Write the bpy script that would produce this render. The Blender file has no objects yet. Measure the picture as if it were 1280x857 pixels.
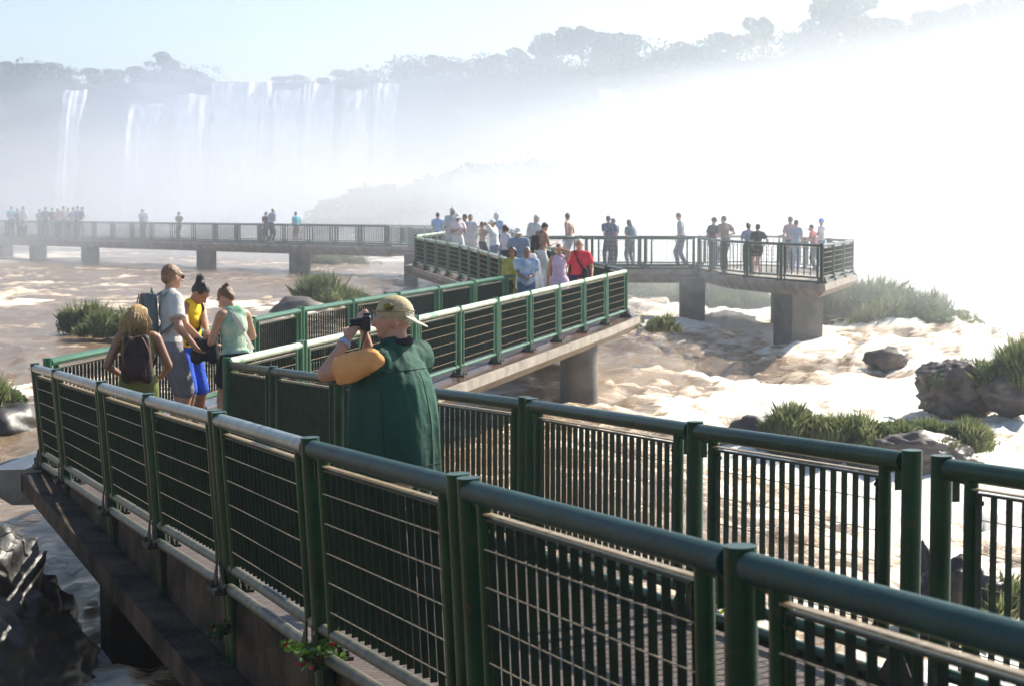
import bpy, bmesh, math, random
import numpy as np
from mathutils import Vector, Matrix, noise as mnoise
random.seed(7); rng = np.random.default_rng(7)
S = bpy.context.scene; COL = S.collection
R = math.radians

# ------------------------------------------------------------------ camera, sky, sun, exposure
CZ = 3.555; FPX = 2400.0; TH = math.atan(171.5/FPX)
cam = bpy.data.objects.new('camera', bpy.data.cameras.new('camera')); COL.objects.link(cam)
cam.data.sensor_width = 36; cam.data.lens = FPX/1280*36
cam.location = (0, 0, CZ); cam.rotation_euler = (math.pi/2-TH, 0, 0)
cam.data.clip_end = 4000; cam.data.clip_start = .05
cam.data.dof.use_dof = True; cam.data.dof.focus_distance = 13; cam.data.dof.aperture_fstop = 7
S.camera = cam
SUN_AZ, SUN_EL = 48, 38            # degrees right of the view direction, height
w = bpy.data.worlds.new('World'); S.world = w; w.use_nodes = True
nt = w.node_tree; bg = nt.nodes['Background']
sky = nt.nodes.new('ShaderNodeTexSky'); sky.sky_type = 'NISHITA'; sky.sun_disc = False
sky.sun_elevation = R(SUN_EL); sky.sun_rotation = R(SUN_AZ); sky.dust_density = .4; sky.air_density = 1.0; sky.ozone_density = 1.5
nt.links.new(sky.outputs[0], bg.inputs[0]); bg.inputs[1].default_value = .068
sl = bpy.data.lights.new('sun', 'SUN'); sl.energy = 5; sl.angle = R(.5); sl.color = (1, .93, .80)
sun = bpy.data.objects.new('sun', sl); COL.objects.link(sun)
sdir = Vector((math.sin(R(SUN_AZ))*math.cos(R(SUN_EL)), math.cos(R(SUN_AZ))*math.cos(R(SUN_EL)), math.sin(R(SUN_EL))))
sun.rotation_euler = sdir.to_track_quat('Z', 'Y').to_euler(); sun.location = (40, 30, 60)
S.view_settings.view_transform = 'Standard'; S.view_settings.look = 'None'
S.view_settings.exposure = 1.1; S.view_settings.gamma = 1
S.cycles.use_denoising = True; S.cycles.max_bounces = 8; S.cycles.volume_bounces = 3
S.cycles.volume_step_rate = 3; S.cycles.volume_max_steps = 64
HAZE = .0009

# ------------------------------------------------------------------ helpers
def ray(x, y):
    a = (x-640)/FPX; b = -(y-428.5)/FPX
    Y = b*math.sin(TH)+math.cos(TH); Z = b*math.cos(TH)-math.sin(TH)
    return a/Y, Z/Y
def px(x, y, Y):
    a, t = ray(x, y); return Vector((a*Y, Y, CZ+t*Y))
def pz(x, y, z):
    a, t = ray(x, y); Y = (z-CZ)/t; return Vector((a*Y, Y, z))

class MB:
    def __init__(s): s.v = []; s.f = []
    def add(s, vs, fs):
        n = len(s.v); s.v += [tuple(v) for v in vs]; s.f += [tuple(i+n for i in f) for f in fs]
    def box(s, c, size, M=None):
        c = Vector(c); hx, hy, hz = [q/2 for q in size]
        vs = [Vector((x, y, z)) for x in (-hx, hx) for y in (-hy, hy) for z in (-hz, hz)]
        if M is not None: vs = [M @ v for v in vs]
        s.add([c+v for v in vs], [(0,1,3,2),(4,6,7,5),(0,4,5,1),(2,3,7,6),(0,2,6,4),(1,5,7,3)])
    def bar(s, a, b, wu, wv, side=None):      # rectangular bar from a to b, wu along side, wv along the third axis
        a = Vector(a); b = Vector(b); d = (b-a).normalized()
        sd = Vector(side) if side is not None else d.orthogonal()
        sd = (sd-d*sd.dot(d)).normalized(); t = d.cross(sd)
        vs = [p+sd*(i*wu/2)+t*(j*wv/2) for p in (a, b) for i, j in ((-1,-1),(1,-1),(1,1),(-1,1))]
        s.add(vs, [(3,2,1,0),(4,5,6,7),(0,1,5,4),(1,2,6,5),(2,3,7,6),(3,0,4,7)])
    def tube(s, pts, r, n=10, cap=True):
        pts = [Vector(p) for p in pts]; rs = r if isinstance(r, (list, tuple)) else [r]*len(pts)
        vs = []; fs = []; ref = None
        for i, p in enumerate(pts):
            d = (pts[min(i+1, len(pts)-1)]-pts[max(i-1, 0)]).normalized()
            if ref is None: ref = d.orthogonal().normalized()
            ref = (ref-d*ref.dot(d)).normalized(); t = d.cross(ref)
            for k in range(n):
                a = 2*math.pi*k/n; vs.append(p+(ref*math.cos(a)+t*math.sin(a))*rs[i])
        for i in range(len(pts)-1):
            for k in range(n):
                k2 = (k+1) % n; fs.append((i*n+k, i*n+k2, (i+1)*n+k2, (i+1)*n+k))
        if cap:
            fs.append(tuple(reversed(range(n)))); m = (len(pts)-1)*n; fs.append(tuple(range(m, m+n)))
        s.add(vs, fs)
    def ell(s, c, r, M=None, nu=14, nv=9):
        c = Vector(c); vs = []; fs = []
        vs.append(Vector((0, 0, r[2])))
        for j in range(1, nv):
            a = math.pi*j/nv
            for i in range(nu):
                b = 2*math.pi*i/nu; vs.append(Vector((r[0]*math.sin(a)*math.cos(b), r[1]*math.sin(a)*math.sin(b), r[2]*math.cos(a))))
        vs.append(Vector((0, 0, -r[2])))
        for i in range(nu): fs.append((0, 1+i, 1+(i+1) % nu))
        for j in range(nv-2):
            for i in range(nu):
                a = 1+j*nu+i; b = 1+j*nu+(i+1) % nu; fs.append((a, a+nu, b+nu, b))
        L = len(vs)-1; q = 1+(nv-2)*nu
        for i in range(nu): fs.append((L, q+(i+1) % nu, q+i))
        if M is not None: vs = [M @ v for v in vs]
        s.add([c+v for v in vs], fs)
    def cap(s, a, b, ra, rb, n=12):            # capsule with tapering radius
        a = Vector(a); b = Vector(b); d = b-a; L = d.length
        d = d/L if L > 1e-6 else Vector((0, 0, 1))
        pts = []; rs = []
        for k in range(4):
            t = math.pi/2*k/4; pts.append(a-d*ra*math.cos(t)); rs.append(max(ra*math.sin(t), ra*.12))
        pts.append(a); rs.append(ra); pts.append(b); rs.append(rb)
        for k in range(3, -1, -1):
            t = math.pi/2*k/4; pts.append(b+d*rb*math.cos(t)); rs.append(max(rb*math.sin(t), rb*.12))
        s.tube(pts, rs, n)
    def mesh(s, name, mat, smooth=False):
        me = bpy.data.meshes.new(name); me.from_pydata(s.v, [], s.f)
        if mat: me.materials.append(mat)
        if smooth: me.polygons.foreach_set('use_smooth', [True]*len(me.polygons))
        me.update(); return me
    def build(s, name, mat, parent=None, smooth=False, auto=False):
        me = s.mesh(name, mat, smooth or auto)
        if auto: me.set_sharp_from_angle(angle=R(40))
        return link(name, me, parent)
def link(name, me, parent=None):
    o = bpy.data.objects.new(name, me); COL.objects.link(o)
    if parent is not None:
        o.parent = parent
        if parent.parent is None and parent.type == 'EMPTY' or True:
            o.matrix_parent_inverse = Matrix.Identity(4)
            # parts are modelled in world coordinates: cancel the parent's own placement
            if not parent.get('_local'): o.matrix_parent_inverse = world(parent).inverted()
    return o
def world(o):
    m = o.matrix_basis.copy() if o.parent is None else world(o.parent) @ o.matrix_parent_inverse @ o.matrix_basis
    return m
def tag(o, label=None, cat=None, group=None, kind=None):
    if label: o['label'] = label
    if cat: o['category'] = cat
    if group: o['group'] = group
    if kind: o['kind'] = kind
    return o
def empty(name, loc, label, cat, group=None, rz=0):
    o = bpy.data.objects.new(name, None); COL.objects.link(o); o.location = loc; o.rotation_euler = (0, 0, rz)
    o.empty_display_size = .2
    return tag(o, label, cat, group)

# ------------------------------------------------------------------ materials
MATS = {}
def mat(name, col, rough=.6, metal=0., col2=None, scale=8., bump=0., bscale=None, detail=6, spec=.5, coords='Object', thresh=(.35, .65), trans=0., sss=0., coat=0., chips=None):
    if name in MATS: return MATS[name]
    m = bpy.data.materials.new(name); m.use_nodes = True; n = m.node_tree.nodes; l = m.node_tree.links
    b = n['Principled BSDF']; b.inputs['Base Color'].default_value = (*col, 1)
    b.inputs['Roughness'].default_value = rough; b.inputs['Metallic'].default_value = metal
    b.inputs['Specular IOR Level'].default_value = spec
    if coat: b.inputs['Coat Weight'].default_value = coat
    if sss:
        b.inputs['Subsurface Weight'].default_value = sss; b.inputs['Subsurface Radius'].default_value = (.01, .004, .002)
    tc = n.new('ShaderNodeTexCoord')
    if col2:
        nz = n.new('ShaderNodeTexNoise'); nz.inputs['Scale'].default_value = scale; nz.inputs['Detail'].default_value = detail
        l.new(tc.outputs[coords], nz.inputs['Vector'])
        cr = n.new('ShaderNodeValToRGB'); cr.color_ramp.elements[0].position = thresh[0]; cr.color_ramp.elements[1].position = thresh[1]
        cr.color_ramp.elements[0].color = (*col, 1); cr.color_ramp.elements[1].color = (*col2, 1)
        l.new(nz.outputs[0], cr.inputs[0]); l.new(cr.outputs[0], b.inputs['Base Color'])
    if chips:
        c1 = n.new('ShaderNodeTexNoise'); c1.inputs['Scale'].default_value = 16; c1.inputs['Detail'].default_value = 9; c1.inputs['Roughness'].default_value = .7; l.new(tc.outputs[coords], c1.inputs[0])
        c2 = n.new('ShaderNodeMapRange'); c2.inputs[1].default_value = .60; c2.inputs[2].default_value = .66; l.new(c1.outputs[0], c2.inputs[0])
        c3 = n.new('ShaderNodeMix'); c3.data_type = 'RGBA'; l.new(c2.outputs[0], c3.inputs[0]); l.new(cr.outputs[0], c3.inputs[6]); c3.inputs[7].default_value = (*chips, 1); l.new(c3.outputs[2], b.inputs['Base Color'])
        c4 = n.new('ShaderNodeMapRange'); c4.inputs[3].default_value = rough; c4.inputs[4].default_value = .8; l.new(c2.outputs[0], c4.inputs[0]); l.new(c4.outputs[0], b.inputs['Roughness'])
    if bump:
        nb = n.new('ShaderNodeTexNoise'); nb.inputs['Scale'].default_value = bscale or scale*3; nb.inputs['Detail'].default_value = 5
        l.new(tc.outputs[coords], nb.inputs['Vector'])
        bp = n.new('ShaderNodeBump'); bp.inputs['Strength'].default_value = bump; bp.inputs['Distance'].default_value = .02
        l.new(nb.outputs[0], bp.inputs['Height']); l.new(bp.outputs[0], b.inputs['Normal'])
    if trans:
        tr = n.new('ShaderNodeBsdfTranslucent'); mx = n.new('ShaderNodeMixShader'); mx.inputs[0].default_value = trans
        if col2: l.new(cr.outputs[0], tr.inputs[0])
        else: tr.inputs[0].default_value = (*col, 1)
        l.new(b.outputs[0], mx.inputs[1]); l.new(tr.outputs[0], mx.inputs[2]); l.new(mx.outputs[0], n['Material Output'].inputs[0])
    MATS[name] = m; return m
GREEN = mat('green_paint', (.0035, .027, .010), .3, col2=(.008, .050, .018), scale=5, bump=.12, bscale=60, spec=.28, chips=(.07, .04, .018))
GREENSUN = mat('green_paint_sunlit', (.010, .085, .036), .34, col2=(.022, .135, .062), scale=4, bump=.08, bscale=60, spec=.5, chips=(.2, .13, .06))  # sunlit copy of the railing green, sunlight put into the colour; chips are rust
GREENHI = mat('green_paint_highlight', (.10, .26, .15), .32, col2=(.48, .55, .42), scale=5, thresh=(.3, .5), bump=.1, bscale=60)  # near-white sun highlight of the top rails painted into the green
GALV = mat('galvanised_pipe', (.06, .07, .05), .45, metal=.2, col2=(.16, .14, .10), scale=14, bump=.2, bscale=70)
WIRE = mat('sunlit_wire', (.24, .16, .08), .4, metal=.3, col2=(.42, .33, .2), scale=30)  # golden sunlight painted into wires and flat bar; bar paint also worn
GRILLE = mat('grille_bar', (.004, .017, .008), .5, spec=.25, col2=(.014, .028, .014), scale=9)
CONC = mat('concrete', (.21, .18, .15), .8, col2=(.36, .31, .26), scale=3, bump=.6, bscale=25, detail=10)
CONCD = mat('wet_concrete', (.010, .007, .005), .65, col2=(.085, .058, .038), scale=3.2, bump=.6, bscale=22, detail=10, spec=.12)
CONCP = mat('pier_concrete', (.10, .095, .09), .7, col2=(.20, .18, .16), scale=2.2, bump=.5, bscale=20, detail=10)
LEDGE = mat('wet_reddish_ledge', (.16, .075, .045), .25, col2=(.05, .035, .028), scale=1.6)
BRACK = mat('bracket_steel', (.01, .014, .01), .6, col2=(.035, .026, .018), scale=20)
ROCK = mat('wet_rock', (.010, .009, .009), .5, col2=(.045, .04, .035), scale=1.6, bump=.6, bscale=9, detail=12, spec=.5)
ROCKL = mat('river_rock', (.05, .04, .035), .5, col2=(.14, .11, .09), scale=1.6, bump=1, bscale=6, detail=12)
LEAF = mat('leaf', (.05, .09, .025), .5, col2=(.14, .18, .06), scale=1.2, trans=.45)
REED = mat('reed', (.10, .13, .045), .5, col2=(.25, .27, .12), scale=1.1, trans=.5)
BARK = mat('bark', (.06, .045, .035), .9)
FOREST = mat('forest', (.025, .05, .018), .8, col2=(.07, .10, .03), scale=.15, trans=.2)

def paving_mat():
    m = bpy.data.materials.new('paving'); m.use_nodes = True; n = m.node_tree.nodes; l = m.node_tree.links; b = n['Principled BSDF']
    tc = n.new('ShaderNodeTexCoord'); mp = n.new('ShaderNodeMapping'); mp.inputs['Rotation'].default_value[2] = R(22)
    br = n.new('ShaderNodeTexBrick'); br.inputs['Scale'].default_value = 5; br.inputs['Color1'].default_value = (.07, .048, .038, 1)
    br.inputs['Color2'].default_value = (.12, .085, .068, 1); br.inputs['Mortar'].default_value = (.02, .017, .015, 1); br.inputs['Mortar Size'].default_value = .025
    nz = n.new('ShaderNodeTexNoise'); nz.inputs['Scale'].default_value = 2
    rr = n.new('ShaderNodeMapRange'); rr.inputs[3].default_value = .4; rr.inputs[4].default_value = .75
    bp = n.new('ShaderNodeBump'); bp.inputs['Strength'].default_value = .6; bp.inputs['Distance'].default_value = .01; bp.invert = True
    l.new(tc.outputs['Object'], mp.inputs[0]); l.new(mp.outputs[0], br.inputs[0]); l.new(br.outputs[0], b.inputs[0])
    l.new(tc.outputs['Object'], nz.inputs[0]); l.new(nz.outputs[0], rr.inputs[0]); l.new(rr.outputs[0], b.inputs['Roughness'])
    l.new(br.outputs[1], bp.inputs['Height']); l.new(bp.outputs[0], b.inputs['Normal'])
    return m
PAVE = paving_mat()

def vnoise(x, y, seed=0):
    xi = np.floor(x).astype(np.int64); yi = np.floor(y).astype(np.int64); xf = x-xi; yf = y-yi
    def h(a, b):
        v = (a*374761393+b*668265263+seed*974711) & 0xffffffff
        v = ((v ^ (v >> 13))*1274126177) & 0xffffffff
        return ((v ^ (v >> 16)) & 0xffff)/65535.
    u = xf*xf*(3-2*xf); v = yf*yf*(3-2*yf)
    return (h(xi, yi)*(1-u)+h(xi+1, yi)*u)*(1-v)+(h(xi, yi+1)*(1-u)+h(xi+1, yi+1)*u)*v
def fbm(x, y, o=5, seed=0):
    s = 0; a = .5; t = 0
    for k in range(o):
        s = s+a*vnoise(x, y, seed+k*17); t += a; a *= .55; x = x*2.03+5.3; y = y*2.03-3.7
    return s/t
def ss(x, a, b):
    t = np.clip((x-a)/(b-a), 0, 1); return t*t*(3-2*t)

# ------------------------------------------------------------------ ground, river
g = MB(); g.box((0, 230, -3.2), (900, 560, .4)); tag(g.build('riverbed', ROCKL), kind='structure')

def water_mat():
    m = bpy.data.materials.new('river_water'); m.use_nodes = True; n = m.node_tree.nodes; l = m.node_tree.links; b = n['Principled BSDF']
    at = n.new('ShaderNodeAttribute'); at.attribute_name = 'foam'
    tc = n.new('ShaderNodeTexCoord'); mp = n.new('ShaderNodeMapping'); mp.inputs['Scale'].default_value = (1, .8, 1); l.new(tc.outputs['Object'], mp.inputs[0])
    mp.inputs['Rotation'].default_value[2] = R(-32); mp.inputs['Scale'].default_value = (.32, 1.25, 1)
    def N(sc, de, ro, di, src):
        q = n.new('ShaderNodeTexNoise'); q.inputs['Scale'].default_value = sc; q.inputs['Detail'].default_value = de; q.inputs['Roughness'].default_value = ro; q.inputs['Distortion'].default_value = di
        l.new(src, q.inputs[0]); return q.outputs[0]
    def M(op, a_, b_):
        q = n.new('ShaderNodeMath'); q.operation = op
        for k_, v_ in enumerate((a_, b_)):
            if isinstance(v_, (int, float)): q.inputs[k_].default_value = v_
            else: l.new(v_, q.inputs[k_])
        return q.outputs[0]
    A_ = N(1.3, 14, .72, 1.0, mp.outputs[0]); B_ = N(7, 10, .75, .4, mp.outputs[0])
    tot = M('ADD', M('ADD', at.outputs['Fac'], M('MULTIPLY', A_, 1.25)), M('MULTIPLY', B_, .7))
    mr = n.new('ShaderNodeMapRange'); mr.inputs[1].default_value = 1.24; mr.inputs[2].default_value = 1.56; l.new(tot, mr.inputs[0])
    n2 = n.new('ShaderNodeTexNoise'); n2.inputs['Scale'].default_value = .35; n2.inputs['Detail'].default_value = 6; l.new(mp.outputs[0], n2.inputs[0])
    cr = n.new('ShaderNodeValToRGB'); e = cr.color_ramp.elements
    e[0].position = .35; e[0].color = (.17, .105, .055, 1); e[1].position = .65; e[1].color = (.31, .21, .12, 1); l.new(n2.outputs[0], cr.inputs[0])
    fr = n.new('ShaderNodeValToRGB'); fe = fr.color_ramp.elements; fe[0].position = 0; fe[0].color = (.27, .17, .08, 1); fe[1].position = 1; fe[1].color = (.9, .87, .8, 1)
    q = fe.new(.45); q.color = (.58, .43, .27, 1); l.new(mr.outputs[0], fr.inputs[0])
    mx = n.new('ShaderNodeMix'); mx.data_type = 'RGBA'; l.new(M('MINIMUM', M('MULTIPLY', mr.outputs[0], 2.5), 1.0), mx.inputs[0])
    l.new(cr.outputs[0], mx.inputs[6]); l.new(fr.outputs[0], mx.inputs[7]); l.new(mx.outputs[2], b.inputs[0])
    r2 = n.new('ShaderNodeMapRange'); r2.inputs[3].default_value = .14; r2.inputs[4].default_value = .75; l.new(mr.outputs[0], r2.inputs[0]); l.new(r2.outputs[0], b.inputs['Roughness'])
    bp = n.new('ShaderNodeBump'); bp.inputs['Strength'].default_value = .8; bp.inputs['Distance'].default_value = .12
    n3 = n.new('ShaderNodeTexNoise'); n3.inputs['Scale'].default_value = 3.2; n3.inputs['Detail'].default_value = 12; n3.inputs['Roughness'].default_value = .7; n3.inputs['Distortion'].default_value = .9; l.new(mp.outputs[0], n3.inputs[0])
    l.new(n3.outputs[0], bp.inputs['Height']); l.new(bp.outputs[0], b.inputs['Normal'])
    b.inputs['Specular IOR Level'].default_value = .45
    return m
WATER = water_mat()
def water_h(X, Y):
    # rapids drop towards the right and the camera
    base = -.45*ss(X, -1, 7)*(1-ss(Y, 40, 58)) + .25*ss(Y, 60, 120)*ss(-X, -4, 10)
    amp = .5+.7*ss(X, -4, 8)*(1-ss(Y, 90, 160))
    a = fbm(X*.28+Y*.03, Y*.2, 4, 3)-.5; r = 1-np.abs(2*fbm(X*.5, Y*.32+X*.1, 4, 9)-1)
    c = fbm(X*1.7, Y*1.3, 4, 21)-.5
    d_ = 1-np.abs(2*fbm(X*2.3, Y*1.9, 3, 51)-1)
    return base+amp*(a*.45+(r-.8)*.32+c*.32+(d_-.7)*.2), .6*r+.4*d_, a
def water():
    nr, nc = 560, 420
    Ys = 4.0*np.exp(np.linspace(0, math.log(420/4.0), nr)); A = np.linspace(-.62, .62, nc)
    Y, U = np.meshgrid(Ys, A, indexing='ij'); X = U*(Y+12)
    Z, r, a = water_h(X, Y)
    P = np.stack([X, Y, Z], -1).reshape(-1, 3)
    idx = np.arange(nr*nc).reshape(nr, nc)
    F = np.stack([idx[:-1, :-1], idx[:-1, 1:], idx[1:, 1:], idx[1:, :-1]], -1).reshape(-1, 4)
    me = bpy.data.meshes.new('river'); me.from_pydata(P.tolist(), [], F.tolist()); me.materials.append(WATER)
    me.polygons.foreach_set('use_smooth', [True]*len(me.polygons))
    right = ss(X-.03*Y, -.5, 4.5)
    f = .10+.46*right*(1-.3*ss(Y, 60, 90))
    f = f+.75*(fbm(X*.16+3, Y*.1, 4, 31)-.5)+1.3*(r-.78)+.28*ss(fbm(X*.22, Y*.09, 3, 41), .55, .75)
    calm = np.exp(-(((X-4)/4.2)**2+((Y-46)/6)**2)); f -= .3*calm                 # smooth tongue of brown water
    f += .35*np.exp(-(((X+3)/2.5)**2+((Y-14)/2.5)**2))+.3*np.exp(-(((X-7.8)/1.5)**2+((Y-49)/2.)**2))
    at = me.attributes.new('foam', 'FLOAT', 'POINT'); at.data.foreach_set('value', np.clip(f, 0, 1).ravel().astype(np.float32))
    return tag(link('river', me), kind='structure')
water()

# ------------------------------------------------------------------ far cliff with waterfalls
PATH = [(-190, 300), (-120, 345), (-70, 375), (-20, 390), (30, 388), (80, 360), (130, 320), (185, 290), (250, 250)]
def path_at(t):
    k = t*(len(PATH)-1); i = min(int(k), len(PATH)-2); f = k-i
    return PATH[i][0]*(1-f)+PATH[i+1][0]*f, PATH[i][1]*(1-f)+PATH[i+1][1]*f
def lip_z(x, y):       # height of the plateau edge
    p = 640+FPX*x/y
    yy = np.interp(p, [-200, 0, 130, 260, 480, 560, 640, 760, 870, 1000, 1280, 1600], [92, 96, 108, 104, 102, 100, 98, 96, 84, 70, 60, 50])
    return CZ+(257-yy)/FPX*y
def cliff():
    nu, nv = 260, 40; V = []; F = []
    for i in range(nu):
        x, y = path_at(i/(nu-1)); L = math.hypot(x, y); dx, dy = x/L, y/L; zt = lip_z(x, y)
        for j in range(nv):
            v = j/(nv-1)
            if v < .75:
                q = v/.75; z = -3+(zt+3)*q; off = (1-q)*-10+6*(mnoise.fractal(Vector((i*.09, q*2.2, 1)), 1, 2, 5))
            else:
                q = (v-.75)/.25; z = zt+q*2+1.2*mnoise.noise(Vector((i*.1, q*3, 5))); off = q*70
            V.append((x+dx*off, y+dy*off, z))
    for i in range(nu-1):
        for j in range(nv-1):
            a = i*nv+j; F.append((a, a+nv, a+nv+1, a+1))
    me = bpy.data.meshes.new('cliff'); me.from_pydata(V, [], F)
    me.materials.append(mat('cliff_face', (.035, .04, .03), .8, col2=(.07, .09, .045), scale=.12, bump=.8, bscale=.8))
    me.polygons.foreach_set('use_smooth', [True]*len(me.polygons)); tag(link('cliff', me), kind='structure')
cliff()
def fall_mat():
    m = bpy.data.materials.new('falling_water'); m.use_nodes = True; n = m.node_tree.nodes; l = m.node_tree.links; b = n['Principled BSDF']
    tc = n.new('ShaderNodeTexCoord'); mp = n.new('ShaderNodeMapping'); mp.inputs['Scale'].default_value = (.7, .7, .05); l.new(tc.outputs['Object'], mp.inputs[0])
    nz = n.new('ShaderNodeTexNoise'); nz.inputs['Scale'].default_value = 1; nz.inputs['Detail'].default_value = 8; l.new(mp.outputs[0], nz.inputs[0])
    cr = n.new('ShaderNodeValToRGB'); cr.color_ramp.elements[0].position = .36; cr.color_ramp.elements[0].color = (.5, .51, .52, 1)
    cr.color_ramp.elements[1].position = .62; cr.color_ramp.elements[1].color = (.9, .9, .9, 1)
    l.new(nz.outputs[0], cr.inputs[0]); l.new(cr.outputs[0], b.inputs[0]); b.inputs['Roughness'].default_value = .8
    at = n.new('ShaderNodeAttribute'); at.attribute_name = 'body'; ad = n.new('ShaderNodeMath'); ad.operation = 'ADD'; l.new(at.outputs['Fac'], ad.inputs[0]); l.new(nz.outputs[0], ad.inputs[1])
    mr = n.new('ShaderNodeMapRange'); mr.inputs[1].default_value = .62; mr.inputs[2].default_value = .95; l.new(ad.outputs[0], mr.inputs[0]); l.new(mr.outputs[0], b.inputs['Alpha'])
    return m
FALL = fall_mat()
def fall(x0, x1, ytop, label, body=.85):
    n = max(6, int((x1-x0)/2)); m = 26; V = []; F = []
    ph = random.random()*50
    for i in range(n+1):
        xp = x0+(x1-x0)*i/n
        u = (xp-640)/FPX; best = min((path_at(k/400) for k in range(401)), key=lambda q: abs(q[0]/q[1]-u))
        y = best[1]-9; zt = CZ+(257-ytop-3*mnoise.noise(Vector((xp*.09, ph, 0))))/FPX*y
        for j in range(m+1):
            q = j/m
            wob = 1.6*mnoise.noise(Vector((xp*.06, q*.8, ph)))+.9*mnoise.noise(Vector((xp*.35, q*.5, ph)))
            z = zt*(1-q)+(-2)*q
            yy = y+6*(1-q)**3-4*q-wob-1.5*abs(mnoise.noise(Vector((xp*.12, q*2.5, ph+7))))
            x = u*y*(1+.0*(q))+.5*mnoise.noise(Vector((xp*.3, q*3, ph+3)))
            V.append((x, yy, z))
    for i in range(n):
        for j in range(m):
            a = i*(m+1)+j; F.append((a, a+1, a+m+2, a+m+1))
    me = bpy.data.meshes.new('waterfall'); me.from_pydata(V, [], F); me.materials.append(FALL)
    at = me.attributes.new('body', 'FLOAT', 'POINT'); at.data.foreach_set('value', [min(1, 5*min(i, n-i)/n+.3*(j/m < .15))*(body+.12+.3*mnoise.noise(Vector((i*.35, ph, 0)))) for i in range(n+1) for j in range(m+1)])
    me.polygons.foreach_set('use_smooth', [True]*len(me.polygons))
    o = link('waterfall', me)
    return tag(o, label, 'waterfall', 'waterfalls over the far cliff')
fall(74, 104, 112, 'thin leftmost waterfall veil on the far cliff', .6)
fall(157, 202, 128, 'narrow waterfall with a bright ledge below the tallest left tree', .65)
fall(218, 262, 118, 'medium waterfall just left of the broad white curtain')
fall(262, 338, 102, 'broadest white waterfall curtain with brightest lip at left centre')
fall(341, 374, 112, 'waterfall strip right of the broadest white curtain')
fall(380, 418, 104, 'waterfall strip left of centre above the white spray cloud')
fall(424, 462, 112, 'faint waterfall below the round dark bush at the lip')
fall(466, 497, 103, 'rightmost waterfall of the main wall, bright at its lip')
fall(748, 778, 110, 'small high cascade between the trees right of centre')
fall(862, 876, 100, 'thin short waterfall in the mist on the right')

# ------------------------------------------------------------------ vegetation
def leaf_cloud(n, clumps, size, up=0., seed=0, aspect=.5):
    rg = np.random.default_rng(seed); c = np.array([q[:3] for q in clumps]); r = np.array([q[3:6] for q in clumps])
    vol = (r.prod(1))**(.66); k = rg.choice(len(c), n, p=vol/vol.sum())
    d = rg.normal(size=(n, 3)); d /= np.linalg.norm(d, axis=1)[:, None]
    rad = rg.uniform(.55, 1.05, n)**.6
    P = c[k]+d*r[k]*rad[:, None]
    a = rg.normal(size=(n, 3)); a[:, 2] += up; a /= np.linalg.norm(a, axis=1)[:, None]
    b = np.cross(a, rg.normal(size=(n, 3))); b /= np.linalg.norm(b, axis=1)[:, None]
    s = size*rg.uniform(.6, 1.3, n)[:, None]
    V = np.stack([P-a*s, P+b*s*aspect, P+a*s, P-b*s*aspect], 1).reshape(-1, 3)
    return V, np.arange(4*n).reshape(n, 4)
def from_np(name, V, F, m):
    me = bpy.data.meshes.new(name); me.from_pydata(V.tolist(), [], F.tolist()); me.materials.append(m); return me
TREES = []
for k in range(6):
    cl = []; rg = random.Random(k*11+3); Wd = [2.6, 3.4, 2.2, 3.9, 2.9, 3.2][k]; H = [8, 9, 10, 8.5, 7, 9.5][k]
    cz0 = [.35, .25, .5, .2, .15, .62][k]
    for q in range([9, 12, 9, 13, 10, 8][k]):
        a = rg.uniform(0, 6.28); rr = Wd*rg.uniform(0, .75); z = H*rg.uniform(cz0, .93)
        rr *= 1.15-.5*abs(z/H-.72)
        s = rg.uniform(.8, 1.5)*Wd/3.2
        cl.append((rr*math.cos(a), rr*math.sin(a), z, s*1.25, s*1.25, s*.8))
    cl.append((0, 0, H*.88, 1.1, 1.1, .9))
    V, F = leaf_cloud(2600, cl, .3, 0, k)
    cm = from_np('crown', V, F, FOREST)
    tb = MB(); tb.tube([(0, 0, -1), (.1, 0, H*.3), (-.1, .1, H*.6), (0, 0, H*.85)], [.28, .22, .14, .05], 7)
    for q in cl[:6]: tb.tube([(0, 0, H*.45), (q[0]*.5, q[1]*.5, (H*.45+q[2])/2+.3), (q[0], q[1], q[2])], [.12, .08, .03], 5)
    TREES.append((cm, tb.mesh('trunk', BARK, True)))
def tree(k, loc, s, label, group, sx=1.):
    o = empty('tree', loc, label, 'tree', group, random.uniform(0, 6.28)); o.scale = (s*sx, s*sx, s); o['_local'] = 1
    cm, tm = TREES[k]
    for nm, me in (('crown', cm), ('trunk', tm)): link(nm, me, o)
    del o['_local']
    return o
def sky_tree(xp, ytop, hpx, k, label, dy=12, sx=1.):
    u = (xp-640)/FPX; q = min((path_at(j/400) for j in range(401)), key=lambda q: abs(q[0]/q[1]-u))
    y = q[1]+dy; zt = CZ+(257-ytop)/FPX*y; h = hpx/FPX*y; H = [8, 9, 10, 8.5, 7, 9.5][k]
    tree(k, (u*y, y, zt-h*1.05), h*1.05/H, label, 'trees along the top of the far cliff', sx)
GT = 'trees along the top of the far cliff'
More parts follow.
